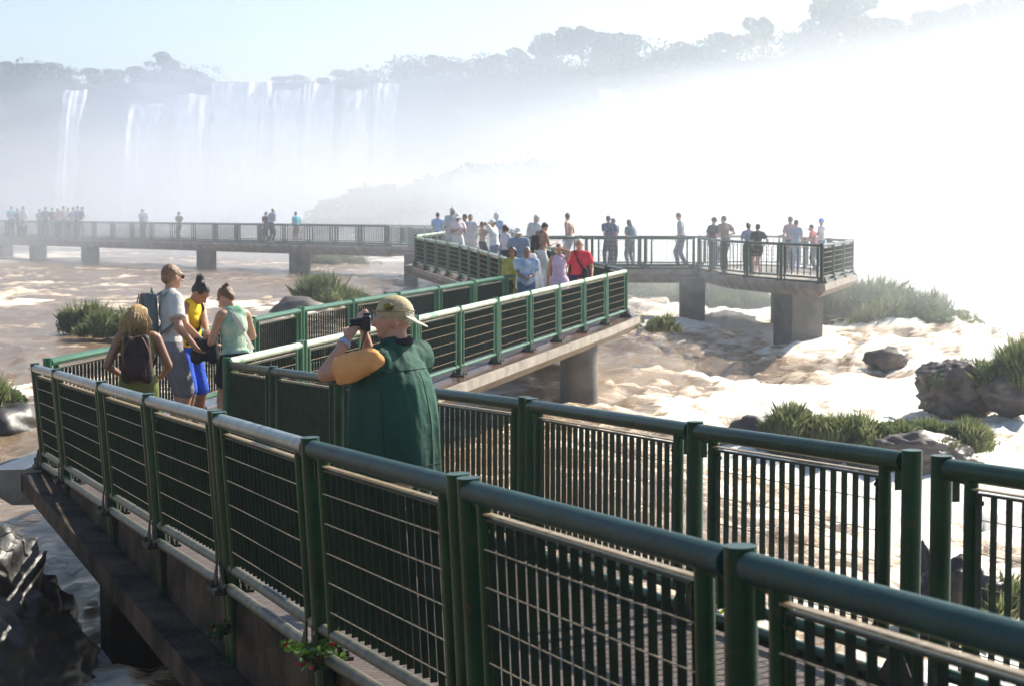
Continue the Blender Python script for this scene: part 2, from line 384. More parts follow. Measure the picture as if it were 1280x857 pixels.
SK = [(-14, 78, 30, 4, 1.9), (12, 80, 28, 1, 1.8), (40, 82, 26, 4, 1.8), (66, 81, 28, 3, 1.5), (92, 88, 24, 1, 1.5), (122, 88, 26, 4, 1.6), (150, 90, 24, 3, 1.3), (176, 86, 26, 4, 1.4),
      (205, 69, 44, 1, 1.35), (232, 88, 26, 4, 1.4), (249, 92, 22, 3, 1.3), (268, 100, 16, 4, 1.5), (352, 98, 20, 4, 1.7), (375, 97, 22, 3, 1.4), (402, 99, 20, 4, 1.5), (436, 91, 28, 3, 1.4), (458, 96, 24, 4, 1.5),
      (500, 86, 32, 1, 1.3), (522, 80, 36, 4, 1.4), (545, 72, 44, 0, 1.4), (575, 82, 36, 4, 1.4), (600, 76, 40, 3, 1.2), (622, 68, 46, 2, 1.3), (648, 64, 52, 1, 1.2), (674, 56, 56, 4, 1.4),
      (700, 50, 60, 3, 1.2), (727, 33, 78, 5, 1.0), (757, 44, 70, 1, 1.3), (790, 46, 66, 4, 1.4), (822, 66, 46, 3, 1.3), (852, 57, 54, 1, 1.4), (884, 62, 46, 4, 1.4), (915, 48, 56, 3, 1.2),
      (952, 22, 84, 5, .8), (985, 44, 64, 4, 1.4), (1035, -8, 118, 5, 1.15), (1010, 30, 80, 1, 1.1), (1070, 28, 84, 4, 1.3), (1122, 40, 70, 3, 1.2), (1158, 12, 84, 5, .9), (1192, 6, 90, 5, .9), (1224, 10, 86, 2, 1.1), (1256, 4, 94, 1, 1.3), (1290, 0, 96, 4, 1.5), (1320, 4, 90, 3, 1.4)]
def word(i, n, names):
    return names[i]
lands = ['at the left edge of the skyline', 'over the dark rock left of the thin veil', 'above the thin veil fall', 'between the thin veil and the narrow fall', 'above the narrow left fall']
for i, (x, yt, h, k, sx) in enumerate(SK):
    big = h > 75
    kind = ['rounded dense', 'wide bushy', 'tall loose', 'broad lumpy', 'low dense', 'open umbrella-shaped'][k]
    side = 'left of the broad white waterfall' if x < 262 else 'above the main waterfall wall' if x < 500 else 'on the rising ridge' if x < 830 else 'on the misty upper right ridge'
    base = {205: 'tallest bushy tree standing above the narrow left waterfall', 1035: 'tallest umbrella-shaped tree on the ridge, cut by the top of the photo', 727: 'open-crowned tree highest on the ridge between centre and the mist',
            545: 'rounded tree rising just right of the main waterfall wall', 952: 'thin open tree standing left of the tallest ridge tree'}.get(x)
    sky_tree(x, yt, h, k, base or f'{kind} tree {side}, ' + ['first', 'second', 'third', 'fourth', 'fifth', 'sixth', 'seventh', 'eighth', 'ninth', 'tenth', 'eleventh', 'twelfth', 'thirteenth', 'fourteenth', 'fifteenth', 'sixteenth', 'seventeenth', 'eighteenth', 'nineteenth', 'twentieth', '21st', '22nd', '23rd', '24th', '25th', '26th', '27th', '28th', '29th', '30th', '31st', '32nd', '33rd', '34th', '35th', '36th', '37th', '38th', '39th', '40th', '41st', '42nd', '43rd', '44th', '45th', '46th'][i] + ' along the skyline', dy=12+random.uniform(0, 8), sx=sx)
# forested slope below the ridge (one mass in the mist) on its own mound
def mound(x0, x1, Y, prof, name):
    V = []; F = []; nu, nv = 70, 16
    for i in range(nu):
        xp = x0+(x1-x0)*i/(nu-1)
        for j in range(nv):
            t = j/(nv-1); yy = Y+t*40
            zt = CZ+(257-prof(xp))/FPX*Y
            z = -3+(zt+3)*math.sin(min(t*1.7, 1)*math.pi/2)+1.5*mnoise.noise(Vector((i*.3, j*.3, Y)))
            V.append(((xp-640)/FPX*yy, yy, z))
    for i in range(nu-1):
        for j in range(nv-1): a = i*nv+j; F.append((a, a+nv, a+nv+1, a+1))
    me = bpy.data.meshes.new(name); me.from_pydata(V, [], F); me.materials.append(FOREST); tag(link(name, me), kind='structure')
prof = lambda x: float(np.interp(x, [395, 420, 470, 520, 600, 700, 800, 900, 1000], [285, 270, 254, 250, 228, 222, 238, 250, 285]))
mound(395, 1000, 215, prof, 'hillside')
V, F = leaf_cloud(16000, [((x-640)/FPX*Y, Y, CZ+(257-prof(x))/FPX*215-rz*random.uniform(.3, 1)+1, rx*1.3, rx*1.3, rz*1.3) for x in range(400, 990, 11) for Y, rx, rz in ((222+random.uniform(-6, 14), random.uniform(1.5, 2.8), random.uniform(1.2, 2.2)),)*2], .42, 0, 5)
tag(link('hillside_forest', from_np('hillside_forest', V, F, FOREST)), 'hazy green forest covering the low hillside in front of the falls', 'forest', kind='stuff')

def lip_forest():
    cl = []
    for k in range(420):
        x, y = path_at(random.random()); u = x/y; xp = 640+FPX*u
        if 262 < xp < 420 or not -60 < xp < 1340: continue
        yy = y+random.uniform(0, 14); r = random.uniform(1.3, 2.6)*(1 if xp < 500 else 1.6)
        cl.append((u*yy, yy, lip_z(x, y)+random.uniform(-.5, 1.6)*(1 if xp < 500 else 1.8), r*1.5, r*1.3, r))
    V, F = leaf_cloud(26000, cl, .45, 0, 77)
    tag(link('cliff_top_forest', from_np('cliff_top_forest', V, F, FOREST)), 'hazy green undergrowth along the top edge of the far cliff', 'forest', kind='stuff')
lip_forest()

def grass_bush(x, y0, w_, h_, Y, label, m=REED, n=1400, seed=0, lean=.3, dz=0, group='shrubs growing on the river islands'):
    """tufted shrub: foot at pixel (x,y0) and depth Y, w_ and h_ in metres"""
    rg = np.random.default_rng(seed); p = px(x, y0, Y); n = int(n*2); h_ *= .85
    base = np.stack([rg.normal(0, .28, n)*w_, rg.normal(0, .22, n)*w_, rg.uniform(-.05, .2, n)*h_], 1)
    rad = np.hypot(base[:, 0], base[:, 1])/(w_*.5)
    tc_ = rg.normal(0, .28, (8, 2))*w_; th_ = rg.uniform(.55, 1.1, 8); ci = rg.integers(0, 8, n)
    base[:, :2] = tc_[ci]*(1, .8)+rg.normal(0, .085, (n, 2))*w_; rad = np.hypot(base[:, 0], base[:, 1])/(w_*.5)
    hh = h_*rg.uniform(.4, 1.05, n)*np.clip(1.05-.35*rad**2, .35, 1)*th_[ci]
    dirv = np.stack([base[:, 0]/w_*lean*2+rg.normal(0, .22, n), base[:, 1]/w_*lean*2+rg.normal(0, .22, n), np.ones(n)], 1); dirv /= np.linalg.norm(dirv, axis=1)[:, None]
    a = rg.uniform(0, 6.28, n); sd = np.stack([np.cos(a), np.sin(a), 0*a], 1)*(.009+.007*h_)
    droop = np.stack([rg.normal(0, .12, n), rg.normal(0, .12, n), 0*a], 1)*h_
    mid = base+dirv*(hh*.55)[:, None]; tip = base+dirv*hh[:, None]+droop
    V = np.stack([base-sd, base+sd, mid+sd*1.2, tip, mid-sd*1.2], 1).reshape(-1, 3)
    F = np.arange(5*n).reshape(n, 5)
    cl = [(rg.normal(0, .26)*w_, rg.normal(0, .2)*w_, h_*rg.uniform(.25, .62), w_*.2, w_*.2, h_*.24) for _ in range(9)]
    V2, F2 = leaf_cloud(int(n*1.1), cl, .022+.026*h_, .8, seed+1, .35)
    me = from_np('foliage', V, F, m)
    o = empty('shrub', (p.x, p.y, p.z+dz), label, 'shrub', group)
    f = link('foliage', me, o); f.matrix_parent_inverse = Matrix.Identity(4)
    g2 = link('leaves', from_np('leaves', V2, F2, LEAF), o); g2.matrix_parent_inverse = Matrix.Identity(4)
    return o
def rock(x, y0, Y, size, label, m=ROCKL, seed=0, sub=5, rough=.35, group='rocks in the rapids', z=None, cz=.25):
    bm = bmesh.new(); bmesh.ops.create_icosphere(bm, subdivisions=sub, radius=1)
    for v in bm.verts:
        c = v.co.copy(); q = c*1.1+Vector((seed*7.3, 0, 0))
        d = 1+rough*mnoise.fractal(q, .8, 2.1, 8)+.03*(.5-mnoise.voronoi(c*2.3+q*.2+Vector((seed, 3, 1)))[0][0])+.05*mnoise.fractal(q*5, .6, 2.2, 5)
        v.co = Vector((c.x*d*size[0]/2, c.y*d*size[1]/2, c.z*d*size[2]))
    me = bpy.data.meshes.new('rock'); bm.to_mesh(me); bm.free(); me.materials.append(m); me.polygons.foreach_set('use_smooth', [True]*len(me.polygons))
    p = px(x, y0, Y); o = link('rock', me); o.location = (p.x, p.y, (p.z if z is None else z))
    return tag(o, label, 'rock', group)

# ------------------------------------------------------------------ walkway geometry
def rz_near(Y): return CZ-.622-.048*Y                # rail top height on the near ramp
def rz_leg2(Y): return CZ-(1.51-.0094*(Y-18.45))
def rz_leg3(Y): return CZ-float(np.interp(Y, [39, 63], [1.31, 1.0]))
RF = CZ-.96
def V3(p, z): return Vector((p[0], p[1], z))
def pts(lst, fz): return [Vector((x, y, fz(y))) for x, y in lst]
def resample(P, step):
    P = [Vector(p) for p in P]; L = [0]
    for i in range(1, len(P)): L.append(L[-1]+(P[i]-P[i-1]).length)
    n = max(1, round(L[-1]/step)); out = []
    for k in range(n+1):
        d = L[-1]*k/n; i = 0
        while i < len(P)-2 and L[i+1] < d: i += 1
        f = (d-L[i])/max(1e-9, L[i+1]-L[i]); out.append(P[i].lerp(P[i+1], f))
    return out

def railing(P, label, hr=1.0, outer=1, lean=None, paint=GREEN, toppaint=None, dbl=(), detail=2, bars=.09, drop=0., group='green railings of the walkway', step_lit=True):
    """P: rail-top points at post centres. outer=+1: the outside is on the right of travel."""
    o = empty('railing', (P[0].x, P[0].y, P[0].z-hr), label, 'railing', group)
    n = len(P); up = Vector((0, 0, 1)); toppaint = toppaint or paint
    hm = hr*.86; nt_ = 12 if detail == 2 else 7
    for i in range(n-1):
        a, b = P[i], P[i+1]; d = (b-a); L = d.length; d.normalize(); hd = Vector((d.x, d.y, 0)).normalized()
        out = Vector((hd.y, -hd.x, 0))*outer
        def lv(k): return (out*(lean[k] if lean else 0))
        la = lv(i); lb = lv(i+1)
        def q(s, h, off=0):                           # s metres along, h metres below the rail top, off outwards
            f = s/L; return a.lerp(b, f)-up*h-(la.lerp(lb, f))*h+out*off
        g0 = .055; r = .04
        pm = MB()
        ins = .2
        m = MB(); s0, s1 = ins+.05, L-ins-.05; nb = max(3, int((s1-s0)/bars))
        for k in range(nb+1):
            s = s0+(s1-s0)*k/nb; m.bar(q(s, .13), q(s, hm-.045), .028, .005, out)
        m.bar(q(s0, .125), q(s1, .125), .03, .008, out)
        panel = m.build('grille_panel', GRILLE, o)
        for s, sg in ((ins, 1), (L-ins, -1)):
            pm = MB(); pm.tube([q(s, .05), q(s, hm+.01)], .028 if detail == 2 else .03, nt_)
            if detail == 2:
                for h in (.16, hm-.1): pm.tube([q(s+sg*.02, h), q(s+sg*.07, h)], .012, 6)
                pm.tube([q(s, .085), q(s-sg*(ins-.045), .075)], .016, 8)
                pm.bar(q(s-sg*.1, .08), q(s-sg*.1, .17), .03, .008, out)
            pm.build('upright', paint, panel, auto=True)
        t = MB(); t.tube([q(g0, .045), q(L-g0, .045)], r, 16 if detail == 2 else 8); t.build('top_rail', TEAL_RAIL if (toppaint is SKYTOP and i < 5) else toppaint, panel, auto=True)
        t = MB(); t.tube([q(.03, hm), q(L-.03, hm)], .027, nt_)
        t.build('bottom_rail', GALV if toppaint is SKYTOP else paint, panel, auto=True)
        m = MB()
        for k in range(5):
            h = .13+(hm-.18)*(k+.75)/5.2
            if detail == 2:
                N = int((s1-s0)/.03); m.tube([q(s0-.02+(s1-s0+.04)*j/N, h, .017+.0012*math.sin(j*2.1)) for j in range(N+1)], .0026, 5, False)
            else: m.tube([q(s0, h, .017), q(s1, h, .017)], .0055, 4, False)
        m.bar(q(s0-.03, .108), q(s1+.03, .108), .032, .006, out)
        m.build('cross_wires', WIRE, panel)
        if detail and paint is not GREENSUN:
            m = MB(); hk = hr-.0
            m.tube([q(.06, hk-.03, .02)-up*0, q(L-.06, hk-.03, .02)], .03, nt_)
            m.build('kerb_rail', GALV if toppaint is SKYTOP else paint, o, auto=True)
    for i in range(n):
        p = P[i]; d = (P[min(i+1, n-1)]-P[max(i-1, 0)]); d.z = 0; d.normalize(); out = Vector((d.y, -d.x, 0))*outer
        l_ = out*(lean[i] if lean else 0)
        for s in ((-.055, .055) if i in dbl else (0,)):
            pb = MB(); c = p+d*s; bot = c-(up+l_)*(hr+drop)
            pb.tube([bot, c-(up+l_)*0+up*.004], .0425 if detail == 2 else .045, 16 if detail == 2 else 8)
            post = pb.build('post', paint, o, auto=True)
        if detail:
            bb = MB(); base = p-(up+l_)*hr
            bb.box(base+up*.012, (.22, .22, .024), Matrix.Rotation(math.atan2(d.y, d.x), 3, 'Z'))
            for sd in (-1, 1):
                x0 = base+d*sd*.045; x1 = base+d*sd*.14
                for off in (-.06, .06):
                    vs = [x0+out*off+up*.024, x1+out*off+up*.024, x1+out*off+up*.05, x0+out*off+up*.17]
                    vs += [v+out*.008 for v in vs]; bb.add(vs, [(0,1,2,3),(7,6,5,4),(0,4,5,1),(1,5,6,2),(2,6,7,3),(3,7,4,0)])
            for sx in (-1, 1):
                for sy in (-1, 1): bb.tube([base+d*sx*.09+out*sy*.085, base+d*sx*.09+out*sy*.085+up*.05], .011, 6)
            if drop:
                for sd in (-1, 1): bb.bar(base+d*sd*.06-up*.0, base+d*sd*.045-(up+l_)*drop, .05, .012, out)
            bb.build('base_bracket', BRACK, o)
    return o
TEAL_RAIL = mat('teal_rail_paint', (.004, .030, .026), .48, col2=(.008, .05, .044), scale=6, bump=.12, bscale=50, spec=.3, chips=(.06, .055, .035))
SKYTOP = mat('sky_grey_top_rail', (.055, .085, .085), .3, col2=(.16, .18, .18), scale=8, spec=.6, coat=.15, bump=.15, bscale=50, chips=(.06, .05, .04))  # sky reflection on the glossy rail painted as grey; chips are real wear

def deckstrip(Lp, Rp, label, over=.33, thick=.34, group='concrete walkway sections', pave=True, piers=(), lower=None, m=CONC, name='footbridge', capm=None):
    """Lp, Rp: deck-edge points under the rails (left/right of travel), with z of the deck"""
    o = empty(name, Lp[0], label, 'footbridge', group); V = []; F = []
    n = len(Lp)
    for i in range(n):
        a, b = Lp[i], Rp[i]; c = (b-a); c.z = 0; c.normalize()
        A = a-c*over; B = b+c*over; up = Vector((0, 0, 1))
        V += [A, B, B-up*.13, B-c*.3-up*thick, A+c*.3-up*thick, A-up*.13]
    for i in range(n-1):
        for k in range(6): F.append((i*6+k, (i+1)*6+k, (i+1)*6+(k+1) % 6, i*6+(k+1) % 6))
    F.append(tuple(range(6))); F.append(tuple(reversed(range((n-1)*6, n*6))))
    mb = MB(); mb.add(V, F); mb.build('slab', m, o)
    if pave:
        mb = MB(); V = []; F = []
        for i in range(n):
            a, b = Lp[i], Rp[i]; c = (b-a); c.z = 0; c.normalize(); V += [a-c*(over-.07)+Vector((0, 0, .003)), b+c*(over-.07)+Vector((0, 0, .003))]
        for i in range(n-1): F.append((2*i, 2*i+1, 2*i+3, 2*i+2))
        mb.add(V, F); mb.build('wet_ledge', LEDGE, o)
        mb = MB(); V = []; F = []
        for i in range(n):
            a, b = Lp[i], Rp[i]; c = (b-a); c.z = 0; c.normalize(); V += [a+c*.1+Vector((0, 0, .006)), b-c*.1+Vector((0, 0, .006))]
        for i in range(n-1): F.append((2*i, 2*i+1, 2*i+3, 2*i+2))
        mb.add(V, F); mb.build('paving', PAVE, o)
    return o
def pier(o, x, y, ztop, w_=.7, d_=.7, rnd=True, rot=0, zb=-3, m=None):
    mb = MB()
    if rnd: mb.tube([(x, y, zb), (x, y, ztop)], w_/2, 24)
    else: mb.box((x, y, (zb+ztop)/2), (w_, d_, ztop-zb), Matrix.Rotation(R(rot), 3, 'Z'))
    mb.build('pier', m or CONCP, o, auto=True)

# --- near ramp
NO = [(2.8, -.9), (2.05, 1.0), (1.31, 2.85), (.57, 4.75), (-.17, 6.65), (-.9, 8.49), (-1.62, 10.48), (-2.36, 12.41), (-3.07, 14.3), (-3.99, 16.75), (-4.54, 18.2)]
NI = [(4.72, -.05), (3.96, 1.85), (3.2, 3.73), (2.44, 5.62)]
NI2 = [(1.63, 7.77), (.92, 9.59), (.1, 11.9), (-.62, 13.6), (-1.4, 15.5), (-2.17, 17.4), (-2.86, 19.16)]
P_no = pts(NO, rz_near); lean_no = [.0, .005, .012, .022, .05, .056, .066, .07, .074, .08, .084]
ra = railing(P_no, 'railing nearest the viewer on the left of the near walkway, top rail grey farther off', outer=-1, lean=lean_no, dbl=(4, 6), toppaint=SKYTOP, drop=.42)
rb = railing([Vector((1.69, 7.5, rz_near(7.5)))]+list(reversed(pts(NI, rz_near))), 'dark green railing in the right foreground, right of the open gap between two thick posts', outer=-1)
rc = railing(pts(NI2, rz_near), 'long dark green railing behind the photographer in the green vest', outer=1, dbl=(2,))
def near_deck():
    o = empty('footbridge', (0, 6, 1), 'near concrete walkway with brick paving under the man in the green vest', 'footbridge', 'concrete walkway sections')
    Lp = [(3.2, -.9), (2.05, 1.0), (.57, 4.75), (-.9, 8.49), (-2.36, 12.41), (-3.07, 14.3), (-4.54, 18.2)]
    Rp = [(5.0, -.6), (4.1, 1.55), (2.62, 5.2), (1.22, 8.8), (-.3, 12.85), (-1.0, 14.6), (-2.86, 19.16)]
    V = []; F = []
    n = len(Lp)
    for a, b in zip(Lp, Rp):                      # ramp body on a level slab
        za, zb_ = rz_near(a[1])-1.0, rz_near(b[1])-1.0
        A = Vector((a[0]+.10, a[1], 0)); B = Vector((b[0]+.12, b[1], 0))
        V += [V3(A, za), V3(B, zb_), V3(B, .8), V3(A, .8)]
    for i in range(n-1):
        for k in range(4): F.append((i*4+k, i*4+(k+1) % 4, (i+1)*4+(k+1) % 4, (i+1)*4+k))
    F.append((0, 1, 2, 3)); F.append(tuple(reversed(range((n-1)*4, n*4))))
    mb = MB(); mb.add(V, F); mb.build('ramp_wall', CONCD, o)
    V = []; F = []
    for a, b in zip(Lp, Rp): V += [(a[0]+.13, a[1], rz_near(a[1])-.994), (b[0]-.06, b[1], rz_near(b[1])-.994)]
    for i in range(n-1): F.append((2*i, 2*i+1, 2*i+3, 2*i+2))
    mb = MB(); mb.add(V, F); mb.build('paving', PAVE, o)
    zs = 1.02
    Vs = []; F = []
    for i, (a, b) in enumerate(zip(Lp, Rp)):
        a = Vector((*a, zs)); b = Vector((*b, zs)); c = (b-a).normalized()
        A = a-c*.15; B = b+c*.34; up = Vector((0, 0, 1))
        Vs += [A, B, B-up*.16, B-c*.3-up*.42, A+c*.3-up*.42, A-up*.16]
    for i in range(n-1):
        for k in range(6): F.append((i*6+k, (i+1)*6+k, (i+1)*6+(k+1) % 6, i*6+(k+1) % 6))
    F.append(tuple(range(6))); F.append(tuple(reversed(range((n-1)*6, n*6))))
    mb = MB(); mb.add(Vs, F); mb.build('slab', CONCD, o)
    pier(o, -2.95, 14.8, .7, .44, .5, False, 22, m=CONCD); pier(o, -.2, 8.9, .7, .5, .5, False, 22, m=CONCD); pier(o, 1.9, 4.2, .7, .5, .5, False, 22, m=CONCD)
near_deck()
# --- return leg, running away to the right
ZL2 = lambda y: rz_leg2(y)-1.0
F2 = [(-2.83, 19.0)]+[(-2.83+.518*k, 19.0+2.07*k) for k in range(1, 11)]
B2 = resample([V3(p, rz_leg2(p[1])) for p in [(-4.60, 18.95), (-2.95, 27.2), (-.23, 36.6), (.42, 38.9)]], 2.1)
rd = railing(pts(F2, rz_leg2), 'bright green railing with pale top rail along the front of the middle walkway', outer=1, paint=GREENSUN, toppaint=GREENHI, dbl=(1, 3, 5, 7, 9))
re_ = railing(B2, 'green railing along the back of the middle walkway, behind the capped photographer', outer=-1, paint=GREENSUN, dbl=(2, 4, 6, 8), detail=1)
Lp = [Vector((-4.75, 18.2, ZL2(18.2))), Vector((-4.5, 20, ZL2(20))), Vector((-2.95, 27.2, ZL2(27.2))), Vector((-.23, 36.6, ZL2(36.6))), Vector((.42, 38.9, ZL2(39)))]
Rp = [Vector((-2.7, 18.6, ZL2(18.6))), Vector((-2.5, 20.0, ZL2(20))), Vector((-.83, 27.0, ZL2(27))), Vector((1.5, 36.3, ZL2(36.3))), Vector((2.42, 40.0, ZL2(40)))]
o2 = deckstrip(Lp, Rp, 'middle walkway section on a round concrete pier, leading away to the four tourists')
pier(o2, 1.27, 36.3, 1.1, .72); pier(o2, -3.2, 22.5, 1.0, .72)
# --- hairpin leg going back to the left
ZL3 = lambda y: rz_leg3(y)-1.0
I3 = resample([V3(p, rz_leg3(p[1])) for p in [(.42, 38.9), (-.12, 45.9), (-1.44, 54.9), (-3.15, 63)]], 2.1)
O3 = resample([V3(p, rz_leg3(p[1])) for p in [(2.35, 39.7), (1.8, 43.8), (1.55, 48), (.45, 58.2)]], 2.1)
railing(I3, 'grey-green railing curving back left behind the couple in yellow and blue', outer=-1, detail=1, paint=GREENSUN, toppaint=GREENHI)
railing(O3, 'dark railing leaving the corner behind the woman in the red shirt', outer=1, detail=1, paint=GREEN)
o3 = deckstrip(pts([(.42, 38.9), (-.12, 45.9), (-1.44, 54.9), (-3.15, 63), (-3.2, 66)], ZL3), pts([(2.42, 39.9), (1.85, 46.2), (.9, 55.6), (.4, 60), (.8, 66)], ZL3), 'hairpin walkway section crowded with tourists in white ponchos')
pier(o3, .3, 50, 1.2, .72); pier(o3, -1, 62, 1.2, .72)
# --- junction and far left walkway
J = pts([(-3.15, 63), (-2.35, 75), (-3.0, 84), (-4.2, 89.5), (-5.9, 92.2)], lambda y: RF)
railing(resample(J, 2.1), 'hazy railing at the junction, closing the end of the hairpin walkway', outer=-1, detail=1, paint=GREENSUN, toppaint=GREENHI, group='green railings of the walkway')
J2 = [(.3, 61.4), (.2, 75), (-.8, 88), (-5.5, 95)]
railing(resample(pts(J2, lambda y: RF), 2.1), 'hazy railing on the far side of the junction behind the poncho crowd', outer=1, detail=1)
ZF = RF-1.0; zf = lambda y: ZF
o4 = deckstrip(pts([(-3.2, 62.5), (-2.35, 75), (-3.0, 84), (-4.2, 89.5), (-5.9, 92.2)], zf), pts([(.5, 61.5), (.2, 75), (-.8, 86), (-2.6, 91.5), (-4.9, 94.6)], zf), 'junction platform joining the far walkway to the hairpin section')
pier(o4, -4.65, 88.6, 1.35, .62, .8, False)
FN = [(-5.9, 92.2), (-32.2, 121), (-52, 142)]
FB = [(-4.9, 94.6), (-31, 123.2), (-50.6, 144)]
railing(resample(pts(FN, lambda y: RF), 2.15), 'long hazy railing along the near side of the far walkway below the falls', outer=1, detail=1, bars=.13)
railing(resample(pts(FB, lambda y: RF), 2.15), 'long hazy railing along the far side of the far walkway below the falls', outer=-1, detail=1, bars=.13)
o5 = deckstrip(pts(FN, zf), pts(FB, zf), 'long hazy far walkway on square piers below the waterfalls', thick=.5)
for (x, y) in ((-25.0, 113.9), (-16.7, 105), (-10.9, 98.6), (-29.6, 120), (-32.6, 123.5), (-34, 124.8), (-35.5, 126.5)): pier(o5, x, y, 1.2, .75, .8, False, 45)
# --- right viewing platform
PF = [(.45, 59.2), (2.47, 59.2), (4.1, 59.2), (5.6, 59.2)]
PP = [(5.72, 58.9), (6.07, 53.7), (6.75, 51.1), (7.77, 48.2), (9.75, 54.9), (8.4, 63), (6.0, 61.4)]
railing(pts(PF, lambda y: RF), 'hazy railing in front of the straight walkway leading to the right viewing platform', outer=1, detail=1, bars=.2)
railing(resample(pts([(6.0, 61.4), (.3, 61.4)], lambda y: RF), 1.9), 'hazy railing along the back of the straight walkway to the right viewing platform', outer=1, detail=1, bars=.2)
railing(resample(pts(PP[:4], lambda y: RF), 2.2), 'hazy railing along the front of the right viewing platform', outer=-1, detail=1, bars=.3)
railing(resample(pts(PP[3:], lambda y: RF), 2.2), 'hazy railing round the back of the right viewing platform', outer=1, detail=1, bars=.2)
def slab_poly(poly, z, thick, label, m=CONC):
    o = empty('footbridge', (poly[0][0], poly[0][1], z), label, 'footbridge', 'concrete walkway sections'); n = len(poly)
    cx = sum(p[0] for p in poly)/n; cy = sum(p[1] for p in poly)/n
    V = [(cx+(x-cx)*1.05, cy+(y-cy)*1.05, z) for x, y in poly]+[(cx+(x-cx)*1.05, cy+(y-cy)*1.05, z-.16) for x, y in poly]+[(cx+(x-cx)*.97, cy+(y-cy)*.97, z-thick) for x, y in poly]
    F = [tuple(range(n)), tuple(reversed(range(2*n, 3*n)))]
    for k in range(2):
        for i in range(n): j = (i+1) % n; F.append((k*n+i, k*n+n+i, k*n+n+j, k*n+j))
    mb = MB(); mb.add(V, F); mb.build('slab', m, o); return o
o6 = deckstrip(pts([(.2, 61.4), (6.2, 61.4)], zf), pts([(.2, 59.2), (5.9, 59.2)], zf), 'straight hazy walkway leading to the right viewing platform', thick=.42)
pier(o6, 5.5, 58.6, 1.35, .72, .8, False)
o7 = slab_poly([(5.72, 60.9), (5.9, 56), (6.07, 53.7), (6.75, 51.1), (7.77, 48.2), (9.75, 54.9), (8.4, 63), (6.2, 62)], ZF, .36, 'right viewing platform in bright mist on a broad square pier')
pier(o7, 7.55, 50.6, 1.35, .95, .9, False, 25); pier(o7, 8.2, 57, 1.35, .9, .9, False)

# bank the viewer stands on (outside the frame)
bk = MB(); bk.box((-2.5, -3.4, -.55), (9, 11.5, 5.0), Matrix.Rotation(R(20), 3, 'Z')); tag(bk.build('riverbank', ROCKL), kind='structure')

# ------------------------------------------------------------------ rocks and shrubs
bo = rock(0, 770, 14.3, (2.5, 2.8, 1.2), 'large wet black boulder at lower left beside the near walkway', ROCK, 1, 6, .19, z=.0); bo.location.x = -4.38; bo.location.z = -.05
rock(8, 520, 31, (1.3, 2, .5), 'small rock at the left edge of the photo', ROCK, 2, 4, z=-.1)
grass_bush(-4, 522, .8, .8, 31.5, 'small leafy shrub at the left edge of the photo', seed=1)
grass_bush(112, 416, 1.3, 1.0, 52, 'low pale green shrub in the rapids left of the long-haired woman', seed=2)
grass_bush(142, 420, 1.3, .9, 50, 'green shrub right beside the long-haired woman, partly behind her', seed=3)
grass_bush(398, 386, 1.7, 1.45, 66, 'tall reedy shrub behind the middle walkway, left of the camera', seed=4, n=2200)
grass_bush(440, 388, 2.0, 1.0, 67, 'lower shrub right of the tall reedy one, behind the capped photographer', seed=5)
rock(372, 390, 64, (1.8, 1.6, .5), 'small rock left of the tall reedy shrub', seed=6, sub=3)
for x, y, w_, h_, lab in ((395, 332, 2.2, 1.4, 'first pale shrub under the far walkway, right of its third pier'), (420, 333, 2.2, 1.1, 'middle pale shrub under the far walkway'), (448, 336, 1.6, .8, 'rightmost small pale shrub under the far walkway')): grass_bush(x, y, w_, h_, 108, lab, seed=int(x), n=900)
for x, y, w_, h_, Y, lab in ((812, 375, 2.6, 1.1, 74, 'hazy shrub left of the first pier of the right walkway'), (842, 372, 2.2, 1.3, 76, 'hazy shrub just behind the left side of the first right pier'), (893, 384, 2.6, 1.7, 70, 'tall hazy shrub right of the first right pier'), (925, 388, 2.2, 1.1, 69, 'low hazy shrub between the two right piers'), (963, 390, 1.2, .6, 68, 'tiny shrub left of the broad right pier')): grass_bush(x, y, w_, h_, Y, lab, seed=int(x))
for x, y, w_, h_, Y, lab in ((1052, 402, 2.2, 1.4, 60, 'dense shrub just right of the broad platform pier'), (1075, 404, 2.4, 1.9, 59, 'tallest shrub of the long island right of the platform'), (1115, 410, 2.2, 1.4, 58, 'middle shrub of the long island right of the platform'), (1140, 414, 2.6, 1.5, 57, 'broad shrub of the long island right of the platform'), (1180, 420, 1.8, .9, 56, 'last low shrub at the right end of the long island')): grass_bush(x, y, w_, h_, Y, lab, seed=int(x), n=1800)
rock(1110, 420, 58, (5.0, 2.2, .45), 'long low rock under the shrubs of the island right of the platform', seed=9, z=-.1)
for x, y, Y, lab in ((790, 410, 46, 'small dark tuft at the end of the middle walkway'), (828, 414, 45, 'small dark tuft in the brown water, left of the right pier')):
    grass_bush(x, y, .6, .5, Y, lab, seed=int(x), n=500)
rock(1108, 446, 46, (1.0, .8, .3), 'small brown rock in the white rapids', seed=10, sub=4, z=-.15)
rock(1195, 492, 37, (1.5, 1.2, .62), 'big rock with shrubs in the right rapids', seed=12, sub=5, z=0.0)
grass_bush(1218, 486, 1.3, .85, 37, 'shrub on top of the big rock in the right rapids', seed=13, n=1500)
grass_bush(1285, 484, 1.2, 1.1, 36, 'leafy shrub at the right edge of the photo', seed=14, n=1600)
rock(1272, 492, 36, (1.4, 1.2, .4), 'rock at the right edge of the photo', seed=15, sub=4, z=0)
rock(960, 548, 29.5, (1.35, 1.0, .52), 'dark rounded rock at the left end of the grassy island', seed=16, z=-.2)
rock(1040, 560, 29, (1.6, 1.0, .38), 'flat rock in the middle of the grassy island', seed=17, z=-.25)
rock(1140, 565, 28.5, (1.9, 1.0, .42), 'pale wet rock at the right end of the grassy island', seed=18, z=-.25)
